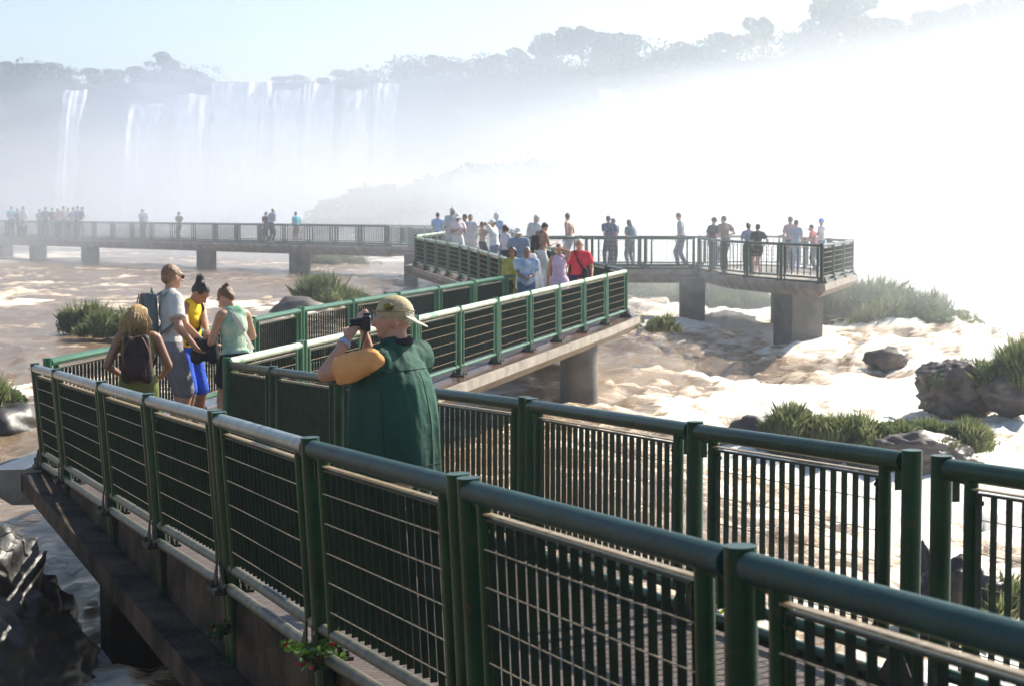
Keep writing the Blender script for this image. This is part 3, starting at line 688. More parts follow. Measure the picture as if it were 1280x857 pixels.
for x, y, w_, h_, lab in ((988, 545, .75, .6, 'leftmost tuft of the grassy island, on the dark rounded rock'), (1030, 548, .9, .5, 'second tuft of the grassy island'), (1070, 550, .9, .5, 'third tuft of the grassy island'), (1110, 554, 1.0, .5, 'fourth broad tuft of the grassy island'), (1150, 556, .8, .5, 'fifth tuft of the grassy island'), (1198, 562, .75, .58, 'separate round tuft right of the grassy island')): grass_bush(x, y, w_, h_, 29, lab, seed=int(x), n=1300)
rock(1192, 730, 17, (.75, .7, .5), 'dark rock seen between the posts of the right railing', ROCK, 20, 5, z=-.1)
rock(1160, 735, 17.3, (.35, .4, .5), 'small dark rock behind the thick post at right', ROCK, 21, 4, z=-.1)
grass_bush(1240, 770, .5, .5, 17, 'green tuft behind the right foreground grille', seed=22, n=500)
def sprig(p, label, n, size, seed, cols=LEAF):
    o = empty('plant', p, label, 'plant'); rg = random.Random(seed); st = MB(); lf = MB(); rd_ = MB()
    for k in range(n):
        a = rg.uniform(0, 6.28); tip = Vector((math.cos(a)*rg.uniform(.3, 1), math.sin(a)*rg.uniform(.3, 1), rg.uniform(.1, 1)))*size
        mid = tip*.5+Vector((0, 0, size*.18)); st.tube([p, p+mid, p+tip], [.004, .003, .002], 5)
        for j in range(9):
            t = rg.uniform(.3, 1.05); c = p+mid.lerp(tip, max(0, t*2-1)) if t > .5 else p+mid*(t*2)
            d = Vector((rg.gauss(0, 1), rg.gauss(0, 1), rg.gauss(.2, .6))).normalized(); s = d.orthogonal().normalized(); ln = rg.uniform(.03, .05); up = d.cross(s)
            tgt = rd_ if rg.random() < .12 else lf
            tgt.add([c, c+d*ln*.35+s*ln*.3+up*.003, c+d*ln*.75+s*ln*.22, c+d*ln, c+d*ln*.75-s*ln*.22, c+d*ln*.35-s*ln*.3+up*.003], [(0, 1, 2, 3), (0, 3, 4, 5)])
    st.build('stem', BARK, o); lf.build('leaves', cols, o); rd_.build('red_leaves', mat('red_leaf', (.3, .03, .02), .4, trans=.3), o)
YLEAF = mat('lime_leaf', (.12, .22, .02), .4, col2=(.3, .38, .04), scale=12, trans=.4)
SLEAF = mat('sprig_leaf', (.06, .16, .015), .4, col2=(.16, .28, .03), scale=12, trans=.4)
sprig(px(393, 838, 8.35), 'small green and red plant growing at a post foot on the near walkway edge', 17, .16, 3, SLEAF)
sprig(px(276, 800, 10.3), 'small dark fern under a post on the side of the near walkway', 8, .12, 4, LEAF)
sprig(px(898, 790, 10.4), 'yellow-green weed behind the inner foot of the near walkway', 8, .16, 5, YLEAF)
sprig(px(1195, 830, 8.6), 'yellow-green weed in the gap between the two thick posts', 6, .14, 6, YLEAF)
# ------------------------------------------------------------------ people
SKIN = mat('skin', (.42, .22, .14), .5, col2=(.5, .28, .19), scale=9, sss=.15)
SKIND = mat('skin_tanned', (.27, .125, .07), .5, col2=(.34, .17, .10), scale=9, sss=.1)
def cloth(name, c, c2=None, scale=5, rough=.85, trans=0., bump=.3):
    return mat('cloth_'+name, c, rough, col2=c2 or tuple(q*1.25 for q in c), scale=scale, bump=bump, bscale=30, trans=trans, spec=.25)
WHITEP = cloth('white_poncho', (.75, .77, .8), (.85, .86, .88), trans=.4, rough=.4)
HAIRS = {k: mat('hair_'+k, c, .5, col2=tuple(q*1.35 for q in c), scale=14, bump=.7, bscale=60) for k, c in dict(dark=(.02, .013, .01), brown=(.07, .035, .018), blond=(.42, .28, .13), grey=(.18, .17, .16), white=(.5, .47, .4), auburn=(.13, .06, .03), sandy=(.20, .115, .055)).items()}
DARK = cloth('dark', (.02, .02, .024)); EYE = mat('eye_dark', (.02, .015, .012), .2); BLACKP = mat('black_plastic', (.012, .012, .014), .3); SILVER = mat('silver_metal', (.6, .6, .6), .3, metal=1)
def blob(mb, vox, smooth=3, wr=0., wscale=7, seed=0, m=None, name='body', parent=None, fold=None):
    me = mb.mesh('tmp', None); o = bpy.data.objects.new('tmp', me); COL.objects.link(o)
    r = o.modifiers.new('r', 'REMESH'); r.mode = 'VOXEL'; r.voxel_size = vox; r.use_smooth_shade = True
    s = o.modifiers.new('s', 'SMOOTH'); s.factor = .5; s.iterations = smooth
    dg = bpy.context.evaluated_depsgraph_get(); dg.update()
    out = bpy.data.meshes.new_from_object(o.evaluated_get(dg)); out.name = name
    bpy.data.objects.remove(o); bpy.data.meshes.remove(me)
    if wr:
        n = len(out.vertices); co = np.empty(n*3); out.vertices.foreach_get('co', co); co = co.reshape(-1, 3)
        no = np.empty(n*3); out.vertex_normals.foreach_get('vector', no); no = no.reshape(-1, 3)
        f = fold or (1, 1, .45)
        d = np.array([mnoise.fractal(Vector((c[0]*wscale*f[0]+seed, c[1]*wscale*f[1], c[2]*wscale*f[2])), 1, 2, 3) for c in co])
        co += no*(d*wr)[:, None]; out.vertices.foreach_set('co', co.ravel()); out.update()
    out.materials.clear()
    if m: out.materials.append(m)
    out.polygons.foreach_set('use_smooth', [True]*len(out.polygons))
    return link(name, out, parent)
def ik(a, t, l1, l2, pole):
    a = Vector(a); t = Vector(t); d = t-a; L = min(d.length, (l1+l2)*.995); d.normalize(); t = a+d*L
    c = (l1*l1+L*L-l2*l2)/(2*L); h = math.sqrt(max(0, l1*l1-c*c)); p = Vector(pole); p = (p-d*p.dot(d)).normalized()
    return a+d*c+p*h, t
class Body: pass
def person(x, ytop, Y, zdeck, yaw, label, group=None, male=True, fat=1., lean=0, twist=0, hp=0, hy=0, lh=None, rh=None, lp=None, rp=None, feet=None,
           skin=None, hair='dark', style='short', top=None, sleeve='short', bottom=None, blen='pants', hat=None, vox=.03, vest=None, poncho=None, face=False, wr=0., hsc=1., squat=0):
    if vox >= .02:
        rq = random.Random(int(x*7)); ch = [None, None, (0, .3, 1.05), (.0, .32, 1.2), (0, .12, .95), (0, .28, 1.1)]
        if lh is None:
            c_ = rq.choice(ch); lh = c_ and (-.16+rq.uniform(-.05, .08), c_[1], c_[2])
        if rh is None:
            c_ = rq.choice(ch); rh = c_ and (.16+rq.uniform(-.08, .05), c_[1], c_[2])
        lean = lean or rq.choice((0, 0, 3, 7, 10)); hp = hp or rq.choice((0, 5, 15)); hy = hy or rq.uniform(-35, 35)
        feet = feet or ((-.11, rq.uniform(-.08, .12)), (.11, rq.uniform(-.08, .12)))
    B = Body(); skin = skin or SKIN; top = top or DARK; bottom = bottom or DARK
    sw = (.185 if male else .16)*(1+.5*(fat-1)); hw = .09; fine = vox < .012
    Tt = Matrix.Translation((0, 0, .95)) @ Matrix.Rotation(R(-lean), 4, 'X') @ Matrix.Rotation(R(twist), 4, 'Z') @ Matrix.Translation((0, 0, -.95))
    Th = Tt @ Matrix.Translation((0, -.01, 1.47)) @ Matrix.Rotation(R(hy), 4, 'Z') @ Matrix.Rotation(R(-hp), 4, 'X') @ Matrix.Translation((0, .01, -1.47))
    ht = Th @ Vector((0, -.005, 1.70)); htop = ht.z + (.0)
    tgt = px(x, ytop, Y); k = (tgt.z-zdeck)/htop; Rz = Matrix.Rotation(R(yaw), 4, 'Z')
    off = Rz @ Vector((ht.x*k, ht.y*k, 0)); loc = Vector((tgt.x-off.x, tgt.y-off.y, zdeck))
    W = Matrix.Translation(loc) @ Rz @ Matrix.Scale(k, 4); Wi = W.inverted()
    B.W, B.Tt, B.Th, B.k = W, Tt, Th, k
    root = empty('person', loc, label, 'person', group, R(yaw)); B.root = root
    I = Matrix.Identity(4)
    class P(MB):
        def c(s, M, a, b, ra, rb, inf=0): s.cap(W @ M @ Vector(a), W @ M @ Vector(b), (ra+inf)*k, (rb+inf)*k, 12)
        def e(s, M, c, r, inf=0, rot=None):
            MM = (W @ M).to_3x3() @ (rot or Matrix.Identity(3)); s.ell(W @ M @ Vector(c), [q+inf for q in r], MM)
    def torso(s, inf=0, low=True, arms=True):
        g = fat
        if low: s.e(Tt, (0, 0, .96), (.165*(g**.5), .115*g, .115), inf)
        s.e(Tt, (0, .01*g, 1.10), ((.138 if male else .125)*g, .105*g, .17), inf); s.e(Tt, (0, 0, 1.27), ((.168 if male else .145)*g**.6, .112*g**.6, .16), inf)
        if arms: s.c(Tt, (-sw+.03, -.01, 1.385), (sw-.03, -.01, 1.385), .062, .062, inf)
        else: s.c(Tt, (-sw+.075, -.01, 1.375), (sw-.075, -.01, 1.375), .06, .06, inf)
        s.c(Tt, (-.05, -.015, 1.42), (.05, -.015, 1.42), .05, .05, inf)
        if not male:
            for q in (-1, 1): s.e(Tt, (q*.062, .085, 1.255), (.055, .05, .058), inf)
    sh = {q: Tt @ Vector((q*sw, -.01, 1.375)) for q in (-1, 1)}
    J = {}
    for q, hnd, pole in ((-1, lh, lp), (1, rh, rp)):
        t = Vector(hnd) if hnd is not None else Tt @ Vector((q*.25, .03, .84))
        if isinstance(hnd, Vector) and getattr(B, 'ww', True) and len(hnd) == 3 and hnd.y > 5: t = Wi @ hnd
        el, wr_ = ik(sh[q], t, .285, .255, pole or (q*.35, -1, -.3)); J[q] = (sh[q], el, wr_)
    B.J = J
    ft = feet or ((-.1, 0), (.1, 0)); LG = {}
    for q, f in ((-1, ft[0]), (1, ft[1])):
        hip = Vector((q*hw, 0, .90)); an = Vector((f[0], f[1], .085)); kn, an2 = ik(hip, an, .435, .42, (0, 1, 0)); LG[q] = (hip, kn, an2)
    b = P(); torso(b)
    b.c(I, Tt @ Vector((0, -.02, 1.40)), Th @ Vector((0, -.008, 1.54)), .056*(fat**.5), .052*(fat**.5))
    b.e(Th, (0, -.012, 1.603), (.075, .094, .096)); b.e(Th, (0, .022, 1.57), (.062*fat**.3, .07, .085)); b.e(Th, (0, .058, 1.508), (.03*fat**.5, .03, .026))
    b.c(Th, (0, .09, 1.595), (0, .107, 1.562), .010, .016)
    for q in (-1, 1): b.e(Th, (q*.078, -.004, 1.575), (.012, .022, .032))
    if fine or face:
        b.c(Th, (-.02, .082, 1.533), (.02, .082, 1.533), .010, .010); b.c(Th, (-.045, .068, 1.622), (.045, .068, 1.622), .014, .014)
    for q in (-1, 1):
        s_, e_, w_ = J[q]; b.c(I, s_, e_, .052*fat**.4, .040*fat**.3); b.c(I, e_, w_, .041*fat**.2, .027); d = (w_-e_).normalized()
        n = d.cross(Vector((0, 0, 1))); n = n.normalized() if n.length > .1 else Vector((1, 0, 0)); n2 = d.cross(n)
        rot = Matrix((n, d, n2)).transposed()
        b.e(I, w_+d*.05, (.040, .052, .018), 0, rot)
        if fine:
            for i in range(4):
                f0 = w_+d*.085+n*(i-1.5)*.021; ln = [.034, .040, .038, .030][i]; f1 = f0+(d*.9-n2*.35*q).normalized()*ln; f2 = f1+(d*.45-n2*.9*q).normalized()*ln*.9
                b.c(I, f0-d*.02, f1, .0105, .0095); b.c(I, f1, f2, .0095, .008)
            b.c(I, w_+d*.03-n*.03*1, w_+d*.06-n*.062, .013, .010); b.c(I, w_+d*.06-n*.062, w_+d*.095-n*.062-n2*.02*q, .010, .0085)
        else:
            b.c(I, w_+d*.08, w_+d*.13-n2*.03*q, .028, .018); b.c(I, w_+d*.03, w_+d*.07-n*.05, .015, .012)
    for q in (-1, 1):
        h_, kn, an = LG[q]; b.c(I, h_, kn, .082*fat**.5, .052); b.c(I, kn+(an-kn)*.0, kn+(an-kn)*.3, .05, .056); b.c(I, kn+(an-kn)*.3, an, .055, .034)
        b.c(I, an+Vector((0, -.03, -.045)), an+Vector((0, .13, -.058)), .035, .027)
    body = blob(b, vox, 2 if fine else 1, m=skin, name='body', parent=root); B.body = body
    # trousers, shorts or skirt
    pz_ = P(); inf = .016
    pz_.e(Tt if lean < 30 else I, (0, 0, .955), (.165*(fat**.5), .115*fat, .10), inf)
    for q in (-1, 1):
        h_, kn, an = LG[q]
        if blen == 'pants': pz_.c(I, h_, kn, .085*fat**.5, .062, inf); pz_.c(I, kn, an+Vector((0, 0, .02)), .060, .045, inf)
        elif blen == 'long shorts': pz_.c(I, h_, h_.lerp(kn, .9), .088, .066, inf)
        elif blen == 'shorts': pz_.c(I, h_, h_.lerp(kn, .45), .09, .088, inf)
        elif blen == 'skirt': pz_.c(I, h_+Vector((0, 0, .0)), h_.lerp(kn, .9)*1+Vector((-q*.03, 0, 0)), .11, .14, inf)
    blob(pz_, vox, 2, wr*k, m=bottom, name={'pants': 'trousers', 'skirt': 'skirt'}.get(blen, 'shorts'), parent=root)
    st = P()
    if vest is None: torso(st, .012+.01*(fat-.9), low=True, arms=sleeve != 'none')
    else: st.c(Tt, (-sw+.03, -.01, 1.36), (sw-.1, -.01, 1.36), .06, .06)
    if sleeve != 'none':
        for q in (-1, 1):
            s_, e_, w_ = J[q]
            if sleeve == 'short':
                if vest is not None and q == 1: s_ = s_.lerp(e_, .3)
                st.c(I, s_, s_.lerp(e_, .4), .066*fat**.25, .062*fat**.25, .008); st.tube([W @ s_.lerp(e_, .05), W @ s_.lerp(e_, .68 if vest is None else .76)], [.074*fat**.2*k, .080*fat**.2*k], 18)
            else: st.c(I, s_, e_, .064, .052, .004); st.c(I, e_, e_.lerp(w_, .85), .05, .042, .002)
    else: pass
    if vest is None or sleeve != 'none': blob(st, vox, 2, wr*k*(1 if vest is None else 1.7), m=top, name='shirt', parent=root)
    if vest is not None:
        vv = P(); vv.c(Tt, (-sw+.05, -.01, 1.37), (sw-.02, -.01, 1.36), .088, .098); vv.c(Tt, (sw+.005, .0, 1.355), (sw-.02, .05, 1.22), .10, .08); vv.c(Tt, (-.06, -.02, 1.43), (.06, -.02, 1.43), .07, .07)
        rings = [(.72, .215, .245), (.84, .22, .25), (1.0, .22, .248), (1.13, .218, .235), (1.25, .212, .21), (1.35, .185, .16), (1.44, .12, .10)]; NV = 20
        VV = [W @ Tt @ Vector((a_*abs(math.cos(t))**.8*(1 if math.cos(t) > 0 else -1), b_*abs(math.sin(t))**.8*(1 if math.sin(t) > 0 else -1)+.03, z_)) for z_, a_, b_ in rings for t in [2*math.pi*j/NV for j in range(NV)]]
        vv.add(VV, [(i*NV+j, i*NV+(j+1) % NV, (i+1)*NV+(j+1) % NV, (i+1)*NV+j) for i in range(len(rings)-1) for j in range(NV)]+[tuple(reversed(range(NV))), tuple(range((len(rings)-1)*NV, len(rings)*NV))])
        blob(vv, vox, 6, wr*k*1.3, 6, m=vest, fold=(1.5, 1.5, .35), name='vest', parent=root)
        cc = P()
        for j in range(14):
            a0, a1 = 2*math.pi*j/14, 2*math.pi*(j+1)/14
            cc.c(Th.lerp(Tt, .6), (.075*math.cos(a0), -.02+.075*math.sin(a0), 1.455-.012*math.sin(a0)), (.075*math.cos(a1), -.02+.075*math.sin(a1), 1.455-.012*math.sin(a1)), .022, .022)
        blob(cc, vox, 1, m=DARK, name='collar', parent=root)
    if poncho is not None:
        pc = P(); pc.c(Tt, (0, 0, 1.28), (0, 0, .80), .20, .27); pc.c(Tt, (-sw, 0, 1.37), (sw, 0, 1.37), .085, .085)
        for q in (-1, 1): pc.c(I, J[q][0], J[q][1], .10, .11)
        blob(pc, vox, 1, .02*k, 6, seed=x, m=poncho, name='poncho', parent=root)
    # hair or headgear
    hm = HAIRS.get(hair, HAIRS['dark']); hb = P()
    hb.e(Th, (0, -.022, 1.618), (.083, .094, .090))
    if not hat: hb.e(Th, (0, -.05, 1.578), (.070, .060, .062))
    if style == 'long':
        for a in range(-3, 4): hb.c(Th, (a*.022, -.06+abs(a)*.012, 1.64), (a*.03+.006*math.sin(a*5), -.085+abs(a)*.014, 1.40+.012*(a % 2)), .038, .026)
    elif style == 'bob':
        for a in (-3, -2, -1, 0, 1, 2, 3): hb.c(Th, (a*.024, -.055+abs(a)*.015, 1.62), (a*.027, -.06+abs(a)*.018, 1.52), .034, .03)
    elif style == 'bun':
        hb.c(Th, (0, -.09, 1.65), (0, -.125, 1.69), .04, .042); hb.c(Th, (.02, -.11, 1.68), (.05, -.14, 1.71), .02, .012); hb.c(Th, (-.02, -.12, 1.66), (-.03, -.16, 1.65), .02, .01)
    elif style == 'tied':
        hb.c(Th, (0, -.07, 1.67), (0, -.10, 1.685), .04, .03); hb.c(Th, (.03, -.07, 1.68), (.05, -.09, 1.70), .016, .01); hb.c(Th, (-.03, -.07, 1.68), (-.05, -.08, 1.70), .016, .01)
    if style != 'none':
        ho_ = blob(hb, vox, 1, .006*k if vox < .02 else 0, 22, m=hm, name='hair', parent=root)
        if fine and style == 'long':
            sb = P(); rg = random.Random(int(x)); L_ = {'long': .26, 'bob': .1}.get(style, .035)
            for j in range(420):
                a = rg.uniform(0, 6.28) if style != 'long' else rg.uniform(3.3, 6.1); e = rg.uniform(.1, 1.3)
                if hat or (math.sin(a) > .3 and e < .9): continue
                n_ = Vector((math.cos(a)*math.cos(e), math.sin(a)*math.cos(e), math.sin(e)))
                p0 = Vector((0, -.022, 1.618))+Vector((n_.x*.082, n_.y*.093, n_.z*.089)); dr = Vector((n_.x*.3+rg.gauss(0, .12), n_.y*.3+rg.gauss(0, .12), -1 if style == 'long' else -.3+rg.gauss(0, .5)))
                p1 = p0+n_*.012+dr*L_*.5*rg.uniform(.6, 1.1); p2 = p1+Vector((rg.gauss(0, .015), rg.gauss(0, .015)-.004, -L_*.5))
                if style == 'long': p1.x *= 1.08; p1.y = min(p1.y, -.095); p2.y = min(p2.y, -.10); p2.z = max(p2.z, 1.36)
                sb.tube([W @ Th @ q_ for q_ in (p0, p1, p2)], [.0035*k, .003*k, .0012*k], 4)
            sb.build('hair_strands', hm, ho_, smooth=True)
    if hat:
        hh = P(); hh.e(Th, (0, -.010, 1.628), (.089, .105, .090)); 
        brimf = {'cap': 1, 'backcap': -1, 'sunhat': 0, 'hood': 2}[hat[0]]
        ho = None
        if brimf == 2:
            hh.e(Th, (0, -.03, 1.59), (.105, .11, .13)); hh.c(Th, (0, -.06, 1.5), (0, -.03, 1.42), .09, .10)
        ho = blob(hh, vox, 1, .0, m=hat[1], name='hood' if brimf == 2 else 'cap', parent=root)
        if brimf in (1, -1):
            bb = P(); n = 9; V = []
            for j in range(n):
                a = math.pi*(j/(n-1)); cx_ = .078*math.cos(a)
                for (yy, zz) in ((.055, 1.607+.012*math.sin(a)), (.065+.115*math.sin(a)**.6, 1.585+.02*math.sin(a)-(.028 if brimf == 1 else .055)*math.sin(a)**.8)):
                    V.append(Vector((cx_*(1 if yy == .055 else 1.02), yy, zz)))
            if brimf == -1: V = [Vector((v.x, -v.y*.98-.012, v.z-.008)) for v in V]
            V = [W @ Th @ v for v in V]; up = (W @ Th).to_3x3() @ Vector((0, 0, .006))
            F = [];
            for j in range(n-1): a = 2*j; F.append((a, a+1, a+3, a+2))
            V2 = V+[v+up for v in V]; m2 = len(V); F += [tuple(reversed([i+m2 for i in f])) for f in F[:]]
            for j in range(n-1): F.append((2*j+1, 2*j+1+m2, 2*j+3+m2, 2*j+3))
            bb.add(V2, F); B.brim = bb.build('brim', hat[2] if len(hat) > 2 else hat[1], ho, smooth=False)
        elif brimf == 0:
            bb = P(); bb.tube([W @ Th @ Vector((0, -.01, 1.60)), W @ Th @ Vector((0, -.01, 1.612))], [.16*k, .11*k], 20); bb.build('brim', hat[1], ho)
    if face:
        for q in (-1, 1):
            ee = P(); ee.e(Th, (q*.031, .083, 1.598), (.013, .008, .009)); ee.build('eye', EYE, root, smooth=True)
    return B
def straps(B, m, parent, name='strap', r=.016):
    for q in (-1, 1):
        mb = MB(); pts_ = [(q*.10, -.13, 1.05), (q*.15, -.02, 1.15), (q*.12, .10, 1.28), (q*.105, .06, 1.40), (q*.10, -.04, 1.455), (q*.09, -.13, 1.40)]
        P_ = [B.W @ B.Tt @ Vector(p) for p in pts_]
        for i in range(5): mb.bar(P_[i], P_[i+1], .045*B.k, .012*B.k, (B.W @ B.Tt).to_3x3() @ Vector((1, 0, 0)))
        mb.build(name, m, parent)
def backpack(B, label, m, m2=None, w_=.15, h_=.23, d_=.10, z=1.20, dx=0, vox=.012, wr=.008, y=-.2):
    M = B.W @ B.Tt; k = B.k; p = M @ Vector((dx, y, z-h_)); o = empty('backpack', p, label, 'backpack', 'bags worn by visitors')
    def blk(c, r):
        mb = MB()
        for sx in (-1, 1):
            for sy in (-1, 1): mb.cap(M @ Vector((c[0]+sx*r[0]*.6, c[1]+sy*r[1]*.4, c[2]-r[2]*.75)), M @ Vector((c[0]+sx*r[0]*.48, c[1]+sy*r[1]*.3, c[2]+r[2]*.72)), r[1]*.62*k, r[1]*.5*k)
        mb.ell(M @ Vector(c), (r[0]*.95, r[1], r[2]*.93), M.to_3x3()); return mb
    blob(blk((dx, y, z), (w_, d_, h_)), vox, 3, wr, 9, m=m, name='bag_body', parent=o)
    pk = blob(blk((dx, y-d_*.7, z-h_*.3), (w_*.75, d_*.5, h_*.48)), vox, 2, wr, 9, m=m2 or m, name='front_pocket', parent=o)
    mb = MB(); mb.tube([M @ Vector((dx-.03, y+.03, z+h_*.9)), M @ Vector((dx, y+.03, z+h_*1.12)), M @ Vector((dx+.03, y+.03, z+h_*.9))], .007*k, 6); mb.build('carry_loop', m, o)
    for sx in (-1, 1):
        mb = MB(); mb.tube([M @ Vector((dx+sx*w_*(.35+.45*math.sin(t*math.pi)), y-d_*(.9+.1*math.sin(t*3.1)), z+h_*(.85-1.5*t))) for t in [i/8 for i in range(9)]], .006*k, 5); mb.build('piping', mat('maroon_piping', (.16, .04, .035), .6), o)
    straps(B, m, o); return o
dn = lambda Y: rz_near(Y)-.994
# photographer in the green vest
YP = 9.9
VEST = cloth('green_vest', (.012, .05, .036), (.02, .085, .06), 3, .8); ORANGE = cloth('orange', (.75, .32, .11), (.85, .42, .17)); KHAKI = cloth('khaki_cap', (.42, .34, .19), (.50, .42, .27), 9)
ph = person(492, 373, YP, dn(YP), 60, 'man in green vest, orange shirt and backwards khaki cap photographing the falls', male=True, fat=1.42, lean=3, hy=34, hp=-2,
            lh=px(434, 423, YP+.02), lp=(-1, -.2, -1), rh=px(456, 420, YP+.2), rp=(.1, .4, -1), skin=mat('skin_ruddy', (.50, .24, .15), .5, col2=(.56, .31, .21), scale=9, sss=.15), hair='white', hat=('backcap', KHAKI, cloth('pale_brim', (.55, .48, .36))),
            top=ORANGE, vest=VEST, sleeve='short', bottom=cloth('beige', (.4, .36, .3)), vox=.0085, wr=.012)
Mh = ph.W @ ph.Th
mb = MB()
for q in (-1, 1): mb.tube([Mh @ Vector((q*.074, .0, 1.598)), Mh @ Vector((q*.07, .09, 1.602))], .0022, 6)
for q in (-1, 1): mb.tube([Mh @ Vector((q*.033+.026*math.cos(a), .103, 1.594+.02*math.sin(a))) for a in [i*math.pi/6 for i in range(13)]], .0018, 5)
mb.build('glasses', SILVER, ph.root)
mb = MB(); pe = [Mh @ Vector((.094*math.cos(a), -.01+.109*math.sin(a), 1.632)) for a in [i*math.pi/10 for i in range(21)]]; mb.tube(pe, .003, 5); mb.build('cap_seam', mat('cap_seam_thread', (.2, .15, .07), .8), ph.root)
ml = Mh.to_3x3(); cb = MB(); cb.ell(Mh @ Vector((-.078, .022, 1.655)), (.012, .03, .022), ml @ Matrix.Rotation(R(14), 3, 'Y')); cb.build('cap_emblem', mat('emblem_gold', (.32, .24, .02), .7, col2=(.04, .035, .02), scale=50), ph.root)
from mathutils.bvhtree import BVHTree
vo = [c_ for c_ in ph.root.children if c_.name.startswith('vest')][0]; bvh = BVHTree.FromPolygons([v.co.copy() for v in vo.data.vertices], [tuple(p_.vertices) for p_ in vo.data.polygons])
Mt = ph.W @ ph.Tt
def seam(pairs, r=.0028):
    P_ = []
    for a_, z_ in pairs:
        o_ = Mt @ Vector((.6*math.cos(a_), .6*math.sin(a_), z_)); c_ = Mt @ Vector((0, 0, z_)); h_ = bvh.ray_cast(o_, (c_-o_).normalized())
        if h_[0] is not None: P_.append(h_[0]+h_[1]*.001)
    if len(P_) > 2: mb = MB(); mb.tube(P_, r, 5); mb.build('seam', mat('seam_thread', (.006, .025, .018), .9), vo)
seam([(math.pi*(1.08+.84*i/30), 1.315) for i in range(31)]); seam([(math.pi*1.5, 1.30-.5*i/20) for i in range(21)], .002)
seam([(math.pi*(1.0+i/30), .80) for i in range(31)]); seam([(math.pi*1.93, 1.22-.4*i/20) for i in range(21)]); seam([(math.pi*1.07, 1.22-.4*i/20) for i in range(21)])
# wristwatch
s_, e_, w_ = ph.J[-1]; d = (w_-e_).normalized(); c = w_-d*.035; n1 = d.orthogonal().normalized(); n2 = d.cross(n1)
mb = MB(); mb.tube([ph.W @ (c-d*.014), ph.W @ (c+d*.014)], [.037*ph.k, .035*ph.k], 20); wb = mb.build('wrist_band', mat('pale_band', (.35, .42, .55), .5), ph.root, auto=True)
mb = MB(); q = ph.W @ w_+(Vector((-.05, -.25, .35)).normalized()*.02)
# the camera he holds
cl = px(458, 404, YP+.08); Rc = Matrix.Rotation(R(34+60), 3, 'Z')
co_ = empty('camera_in_hand', cl, 'black compact camera held to the eye by the man in the green vest', 'camera')
mb = MB(); mb.box(cl, (.125, .045, .078), Rc); b1 = mb.build('camera_body', BLACKP, co_); bv = b1.modifiers.new('b', 'BEVEL'); bv.width = .008; bv.segments = 3
mb = MB(); mb.tube([cl+Rc @ Vector((0, .02, -.002)), cl+Rc @ Vector((0, .055, -.002)), cl+Rc @ Vector((0, .056, -.002)), cl+Rc @ Vector((0, .085, -.002))], [.031, .031, .027, .027], 20); mb.build('lens', BLACKP, co_, auto=True)
mb = MB(); mb.tube([cl+Rc @ Vector((0, .086, -.002)), cl+Rc @ Vector((0, .088, -.002))], .022, 20); mb.build('lens_glass', mat('lens_glass', (.01, .01, .03), .05), co_)
mb = MB(); mb.box(cl+Vector((0, 0, .045)), (.04, .03, .018), Rc); mb.build('viewfinder', BLACKP, co_)
mb = MB(); mb.tube([cl+Rc @ Vector((-.062, 0, .02)), px(455, 422, YP+.0), px(450, 438, YP-.03), px(452, 446, YP-.02), px(463, 438, YP)], .004, 6); mb.build('neck_strap', BLACKP, co_)
# group of four on the left
OL = cloth('olive', (.14, .16, .05)); GREYT = cloth('light_grey', (.50, .47, .45), (.58, .56, .54)); GSH = cloth('grey_shorts', (.18, .17, .19)); BLUE = cloth('royal_blue', (.02, .07, .42), (.03, .10, .55)); YEL = cloth('yellow', (.85, .5, .02), (.95, .62, .03))
MINT = cloth('mint_stripe', (.10, .30, .20), (.50, .56, .46), 4); BAGD = cloth('dark_bag', (.025, .014, .014), (.05, .025, .022), 12, .6); BAGG = cloth('grey_bag', (.11, .14, .15), (.18, .21, .21), 6, .6)
w1 = person(172, 381, 17.0, dn(17), 8, 'woman with long blond hair wearing an olive top and a dark backpack', male=False, fat=1.18, hp=4, hy=-6, lh=(-.20, .18, 1.03), rh=(.22, .2, 1.0), lp=(-.7, -.8, -.6), rp=(.7, -.8, -.6), hair='blond', style='long', top=OL, sleeve='none', bottom=OL, blen='shorts', vox=.011, wr=.006, skin=SKIND)
backpack(w1, 'dark maroon and black backpack on the long-haired blond woman', BAGD, cloth('dark_bag2', (.035, .018, .018), None, 12, .6), .155, .24, .10, 1.20)
m1 = person(216, 331, 19.8, ZL2(20.4)+.006, -64, 'tall short-haired man in a light grey T-shirt looking over the river', male=True, fat=.92, hy=14, hp=4, lean=2, lh=(-.1, .3, 1.0), rh=px(243, 432, 19.6), rp=(1, -.7, -.6), hair='sandy', top=GREYT, bottom=GSH, blen='long shorts', vox=.011, wr=.010, skin=SKIN)
backpack(m1, 'grey-blue sling backpack of the tall man in the light grey T-shirt', BAGG, None, .13, .21, .085, 1.24, dx=-.06)
mb = MB(); Mh = m1.W @ m1.Th
for q in (-1, 1): mb.tube([Mh @ Vector((q*.076, .0, 1.60)), Mh @ Vector((q*.066, .09, 1.6))], .004, 6); mb.ell(Mh @ Vector((q*.034, .093, 1.595)), (.028, .010, .019), Mh.to_3x3())
mb.build('sunglasses', BLACKP, m1.root)
mb = MB(); Mt = m1.W @ m1.Tt; pp = [(-.16, -.10, 1.02), (.0, -.155, 1.10), (.14, -.12, 1.27), (.15, .0, 1.44)]
g1 = person(259, 357, 20.3, ZL2(20.1)+.006, -118, 'woman with tied-up dark hair in a yellow top and blue shorts, looking down', male=False, lean=12, hp=38, hy=0, lh=px(262, 428, 19.8), rh=px(252, 425, 19.9), lp=(-.8, -.6, -.3), rp=(.9, -.8, .2), hair='dark', style='bun', top=YEL, sleeve='none', bottom=BLUE, blen='long shorts', vox=.011, wr=.006, skin=SKIND)
